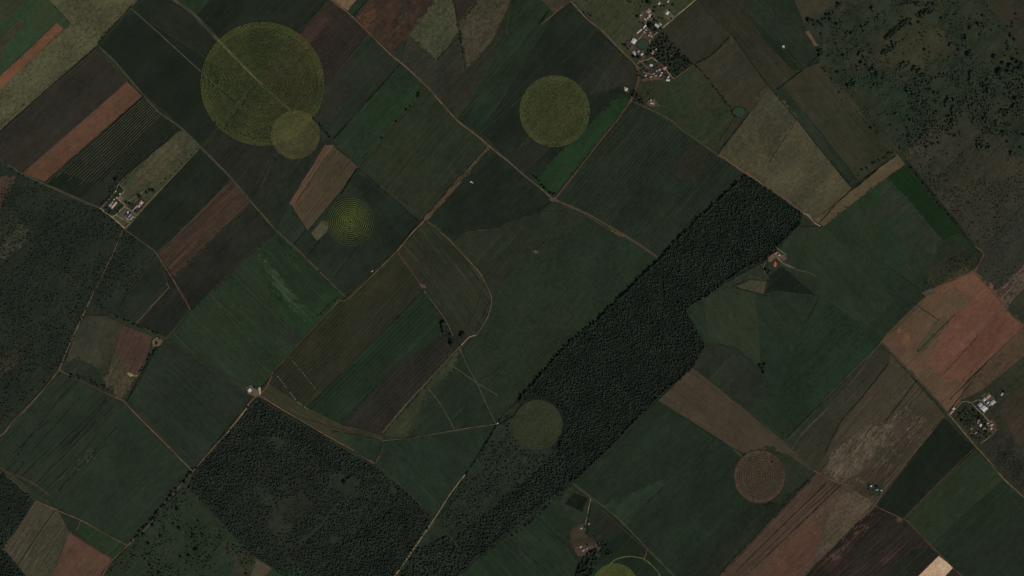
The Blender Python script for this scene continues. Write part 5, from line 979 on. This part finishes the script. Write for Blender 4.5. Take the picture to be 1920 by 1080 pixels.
B('shed', 1238, 141.8, 2.6, 4.4, 45, (206,190,150), 'yellowish shed in the lower hamlet', 'shed')
B('shed', 1229.6, 142.2, 2, 5, 10, (160,148,120), 'long low tan shed in the lower hamlet', 'shed')
B('shed', 1210.4, 141.4, 4, 5, 30, (108,84,78), 'brown roofed shed at the west end of the hamlet', 'shed')
B('shed', 1220.4, 144.2, 1.8, 4.4, 10, (166,156,130), 'narrow pale shed near the hamlet track', 'shed')
B('shed', 1231, 133, 3, 3.6, 45, (120,84,74), 'small brown red shed in the middle of the hamlet', 'shed')
B('shed', 1225.6, 138, 2.6, 3.6, 30, (104,98,92), 'dark grey shed in the middle of the hamlet', 'shed')
B('barn', 1252.2, 150.4, 4, 6.6, -10, (238,238,228), 'brilliant white roofed barn at the foot of the hamlet', 'barn')
B('shed', 1252.8, 144.6, 3.4, 4.2, 45, (176,172,156), 'pale shed above the brilliant white barn', 'shed')
B('cottage', 1173.8, 167.6, 4.6, 6.4, 40, (216,188,156), 'lone cream cottage west of the red road', 'cottage')
B('cottage', 1171.6, 165.2, 2.8, 3.4, 40, (168,98,70), 'orange lean-to on the lone cream cottage', 'cottage', flat=True)
B('shed', 1222.6, 194, 3, 7, -18, (178,150,122), 'long tan shed on the bare triangle', 'shed')
B('shed', 1220, 187.8, 2.2, 3, 30, (170,156,128), 'small pale shed on the bare triangle', 'shed')
# eastern farm
B('shed', 1787.5, 766, 4, 4.6, 40, (224,208,198), 'square whitish shed at the farm gate', 'shed')
B('barn', 1783.4, 772.6, 4.4, 7.4, 46, (142,84,66), 'red roofed barn at the farm gate', 'barn')
B('barn', 1852.2, 743.4, 6.4, 9, 46, (150,88,66), 'terracotta roofed barn at the north corner of the farm', 'barn')
B('barn', 1845.2, 749, 5.4, 6.4, 46, (176,176,168), 'pale grey barn beside the terracotta one', 'barn')
B('barn', 1861, 754.4, 6.6, 9.4, 40, (148,150,136), 'wide grey green barn on the east side of the farm', 'barn', pitch=.16)
B('shed', 1851.6, 754.8, 3.6, 4.4, 46, (204,208,204), 'whitish shed in the farm passage', 'shed')
B('shed', 1855.4, 758.6, 3, 4.4, 46, (120,124,118), 'grey shed at the end of the farm passage', 'shed')
B('barn', 1837.2, 759, 7.6, 8, 46, (120,112,138), 'violet grey barn beside the big white roof', 'barn', pitch=.14, h=4.5)
B('barn', 1844.2, 766, 9.4, 9.6, 46, (236,234,222), 'largest white roof of the eastern farm', 'barn', pitch=.12, h=5.5)
B('shed', 1837.6, 765.4, 1.7, 4.6, 46, (46,62,150), 'narrow deep blue roof strip against the white barn', 'shed', flat=True, h=4)
B('shed', 1850, 765.6, 2.4, 4.6, -42, (204,196,160), 'cream lean-to on the large white barn', 'shed', flat=True)
B('shed', 1878, 739, 3.6, 6, 55, (172,132,128), 'lone pink shed northeast of the farm', 'shed')
B('cottage', 1837.8, 797, 4.4, 5.2, 60, (216,222,222), 'white cottage in the overgrown hamlet, the biggest of three', 'cottage')
B('cottage', 1845, 803.4, 3, 4.4, 10, (204,208,206), 'low white cottage below the biggest white one', 'cottage')
B('cottage', 1858.2, 803.4, 3, 3.6, 70, (222,218,208), 'small white cottage on the reddish bare ground', 'cottage')
B('cottage', 1859, 796.6, 3.4, 6, 25, (196,122,100), 'salmon roofed cottage on the reddish bare ground', 'cottage')
B('shed', 1851.6, 793.4, 3, 4.6, 25, (148,104,96), 'dusky pink shed beside the salmon cottage', 'shed')
B('shed', 1834.6, 788.6, 2.8, 4, 20, (126,124,110), 'grey shed north of the white cottages', 'shed')
B('shed', 1820.6, 804, 3, 4, 30, (112,98,86), 'brown grey shed near the lane', 'shed')
B('shed', 1829, 811.6, 2.8, 4, 45, (118,108,100), 'grey shed in the south of the hamlet', 'shed')
B('shed', 1836.6, 811, 2.2, 4, 45, (134,124,112), 'pale grey shed south of the cottages', 'shed')
B('shed', 1832.6, 792.6, 2, 2.6, 80, (170,168,150), 'little pale shed west of the biggest white cottage', 'shed')
# lone buildings
B('barn', 468.7, 731.5, 6.2, 6.4, 42, (238,240,238), 'square white roofed barn alone at the lane corner', 'barn', h=6, pitch=.08)
B('shed', 1460.8, 478.4, 2.4, 3.4, 40, (226,206,182), 'small white shed above the red mound', 'shed')
B('shed', 1448.8, 469.4, 3, 4.4, 30, (188,124,116), 'pink roofed shed at the forest corner', 'shed')
B('shed', 1454.4, 474.6, 2.2, 2.8, 40, (170,160,140), 'pale shed beside the forest corner track', 'shed')
B('hut', 1468.4, 87, 3.2, 4.2, 20, (224,228,218), 'white hut on the boundary of the dark green field', 'hut')
B('hut', 1469.8, 89.8, 1.6, 2, 20, (200,204,190), 'tiny white lean-to below the boundary hut', 'hut', flat=True, h=2.2)
B('hut', 883, 341, 2.8, 3.2, 30, (210,200,192), 'pale hut in the dark field, the larger of two', 'hut')
B('hut', 886, 342.6, 2, 2.2, 30, (190,186,170), 'pale hut in the dark field, the smaller of two', 'hut')
B('hut', 1633, 911, 3.2, 3.4, 20, (226,230,218), 'lone white hut near the pale streaked field', 'hut')
B('hut', 1652, 919.2, 2.6, 2.8, 20, (190,188,164), 'pale hut close to the red road', 'hut')
B('shed', 1644, 918, 3, 5.6, 0, (92,94,104), 'grey shed under a dark tree', 'shed')
B('hut', 1090, 990, 2.6, 3, 20, (236,230,208), 'white hut at the end of the pale drive', 'hut')
B('hut', 1104, 982, 2.4, 2.6, 20, (176,180,168), 'round looking grey hut east of the drive', 'hut', hip=True)
B('shed', 1088.6, 1025, 3, 4.6, 30, (170,130,112), 'pinkish shed in the red earth yard', 'shed')
B('shed', 1093.6, 1031.6, 3, 5, 30, (128,120,108), 'grey shed in the red earth yard', 'shed')
B('shed', 1100, 1028, 2.2, 4.4, 35, (136,84,72), 'red roofed shed in the red earth yard', 'shed')
B('hut', 933, 793.6, 2.2, 2.6, 20, (222,202,182), 'white hut at the corner where three tracks meet', 'hut')
B('shed', 698, 508.4, 1.4, 4.2, 42, (204,200,190), 'short white trailer roof beside the field lane', 'shed', h=2.4)
B('shed', 488, 737, 1.6, 3, -50, (224,214,200), 'long white lean-to at the lane corner', 'shed', h=2.4, flat=True)

# earth mound beside the small farm
def mound():
    V, Fc = [], []; n = 18; rings = [(1, 0), (.82, 1.0), (.5, 2.1), (.2, 2.7)]
    for q, (f, z) in enumerate(rings):
        for i in range(n):
            a = i*2*math.pi/n; u = 1+.15*mnoise.noise(Vector((math.cos(a)*2, math.sin(a)*2, q))); V.append((6*f*u*math.cos(a), 10*f*u*math.sin(a), z))
    for q in range(3):
        for i in range(n): j = (i+1) % n; Fc.append((q*n+i, q*n+j, q*n+n+j, q*n+n+i))
    Fc.append(tuple(range(3*n, 4*n))); o = mesh_obj('earth_mound', V, Fc, rmat((150,78,58))); o.location = (*W(1453,495.5), zat(1453,495)); tag(o, 'oval mound of red earth below the small farm', 'mound')
mound()
# wrapped bales
def bale_mesh(r, l):
    V, Fc = [], []; n = 12
    for x, rr in ((-l/2, r*.9), (-l/2+.15, r), (l/2-.15, r), (l/2, r*.9)):
        for i in range(n): a = i*2*math.pi/n; V.append((x, rr*math.cos(a), r+rr*math.sin(a)))
    for q in range(3):
        for i in range(n): j = (i+1) % n; Fc.append((q*n+i, q*n+j, q*n+n+j, q*n+n+i))
    Fc += [tuple(range(n))[::-1], tuple(range(3*n, 4*n))]; return V, Fc
BM = pmat('bale wrap', (.34,.38,.27), albedo=True, rough=.5, var=.1)
bale = mesh_obj('wrapped_bale', *bale_mesh(1.3, 3.4), BM); first = True
def line_of(pts, n, label, group, sc):
    global first
    for k in range(n):
        t = k/(n-1)*(len(pts)-1); i = min(int(t), len(pts)-2); t -= i; x = pts[i][0]+(pts[i+1][0]-pts[i][0])*t; y = pts[i][1]+(pts[i+1][1]-pts[i][1])*t
        if random.random() < .08: continue
        if first: o = bale; first = False
        else: o = bale.copy(); COL.objects.link(o)
        o.location = (*W(x+random.uniform(-.3, .3), y+random.uniform(-.3, .3)), zat(x, y)); o.rotation_euler = (0, 0, random.random()*3); o.scale = (sc*random.uniform(.8, 1.2),)*3
        tag(o, label, 'bale', group)
line_of([(521,706),(541,732),(556,752),(576,766)], 24, 'small white bale in the bright dotted line at the foot of the olive field', 'bright line of bales', 1.0)
line_of([(542,669),(560,690),(575,708),(591,729)], 26, 'small dull bale in the fainter dotted line across the olive field', 'faint line of bales', .72)

# loose straw and stones left on the stubble, too small and many to count
def litter(name, regions, mat, label):
    V, Fc = [], []
    for poly, n, ang, ln, thr, sd in regions:
        xs = [p[0] for p in poly]; ys = [p[1] for p in poly]; k = 0; tries = 0
        while k < n and tries < n*30:
            tries += 1; x, y = random.uniform(min(xs), max(xs)), random.uniform(min(ys), max(ys))
            if not inside(poly, x, y) or dens(x, y, .05, sd) < thr: continue
            k += 1; a = R(ang+random.uniform(-9, 9)); L = ln*random.uniform(.4, 1.4); w_ = random.uniform(.3, .75); X, Y = W(x, y); z = zat(x, y); b = len(V)
            dx, dy = math.cos(a)*L, math.sin(a)*L; nx, ny = -math.sin(a)*w_, math.cos(a)*w_
            for (px_, py_) in ((X-dx-nx, Y-dy-ny), (X+dx-nx*.5, Y+dy-ny*.5), (X+dx+nx*.5, Y+dy+ny*.5), (X-dx+nx, Y-dy+ny)): V.append((px_, py_, z+.02))
            V.append((X, Y, z+.45)); Fc += [(b, b+1, b+4), (b+1, b+2, b+4), (b+2, b+3, b+4), (b+3, b, b+4)]
    o = bpy.data.objects.new(name, fast_mesh(name, V, Fc, [mat])); COL.objects.link(o); tag(o, label, kind='stuff')
STRAW = pmat('straw', (98,84,70), var=.3, scale=.1)
litter('straw', [([(1545,890),(1560,850),(1600,815),(1650,800),(1690,770),(1660,830),(1620,880),(1575,905)], 560, 48, 6, .42, 70), ([(1600,905),(1650,840),(1700,760),(1740,790),(1640,915)], 180, 48, 6, .45, 71),
    ([(1866,548),(1920,496),(1920,540),(1888,578)], 150, 45, 7, .2, 72), ([(1540,1040),(1600,985),(1640,955),(1625,1000),(1560,1060)], 60, 43, 6, .4, 73), ([(200,700),(222,660),(250,690),(250,706),(228,745)], 60, 65, 5, .3, 74),
    ([(110,895),(175,835),(180,850),(120,915)], 25, 45, 4, .5, 76), ([(1590,940),(1640,930),(1600,990),(1560,1030)], 70, 43, 3, .4, 77), ([(700,20),(780,10),(760,60),(720,60)], 30, 45, 3, .5, 80), ([(1440,1040),(1560,930),(1580,960),(1450,1075)], 50, 43, 4, .4, 81)], STRAW, 'pale straw scattered in broken streaks over the stubble')
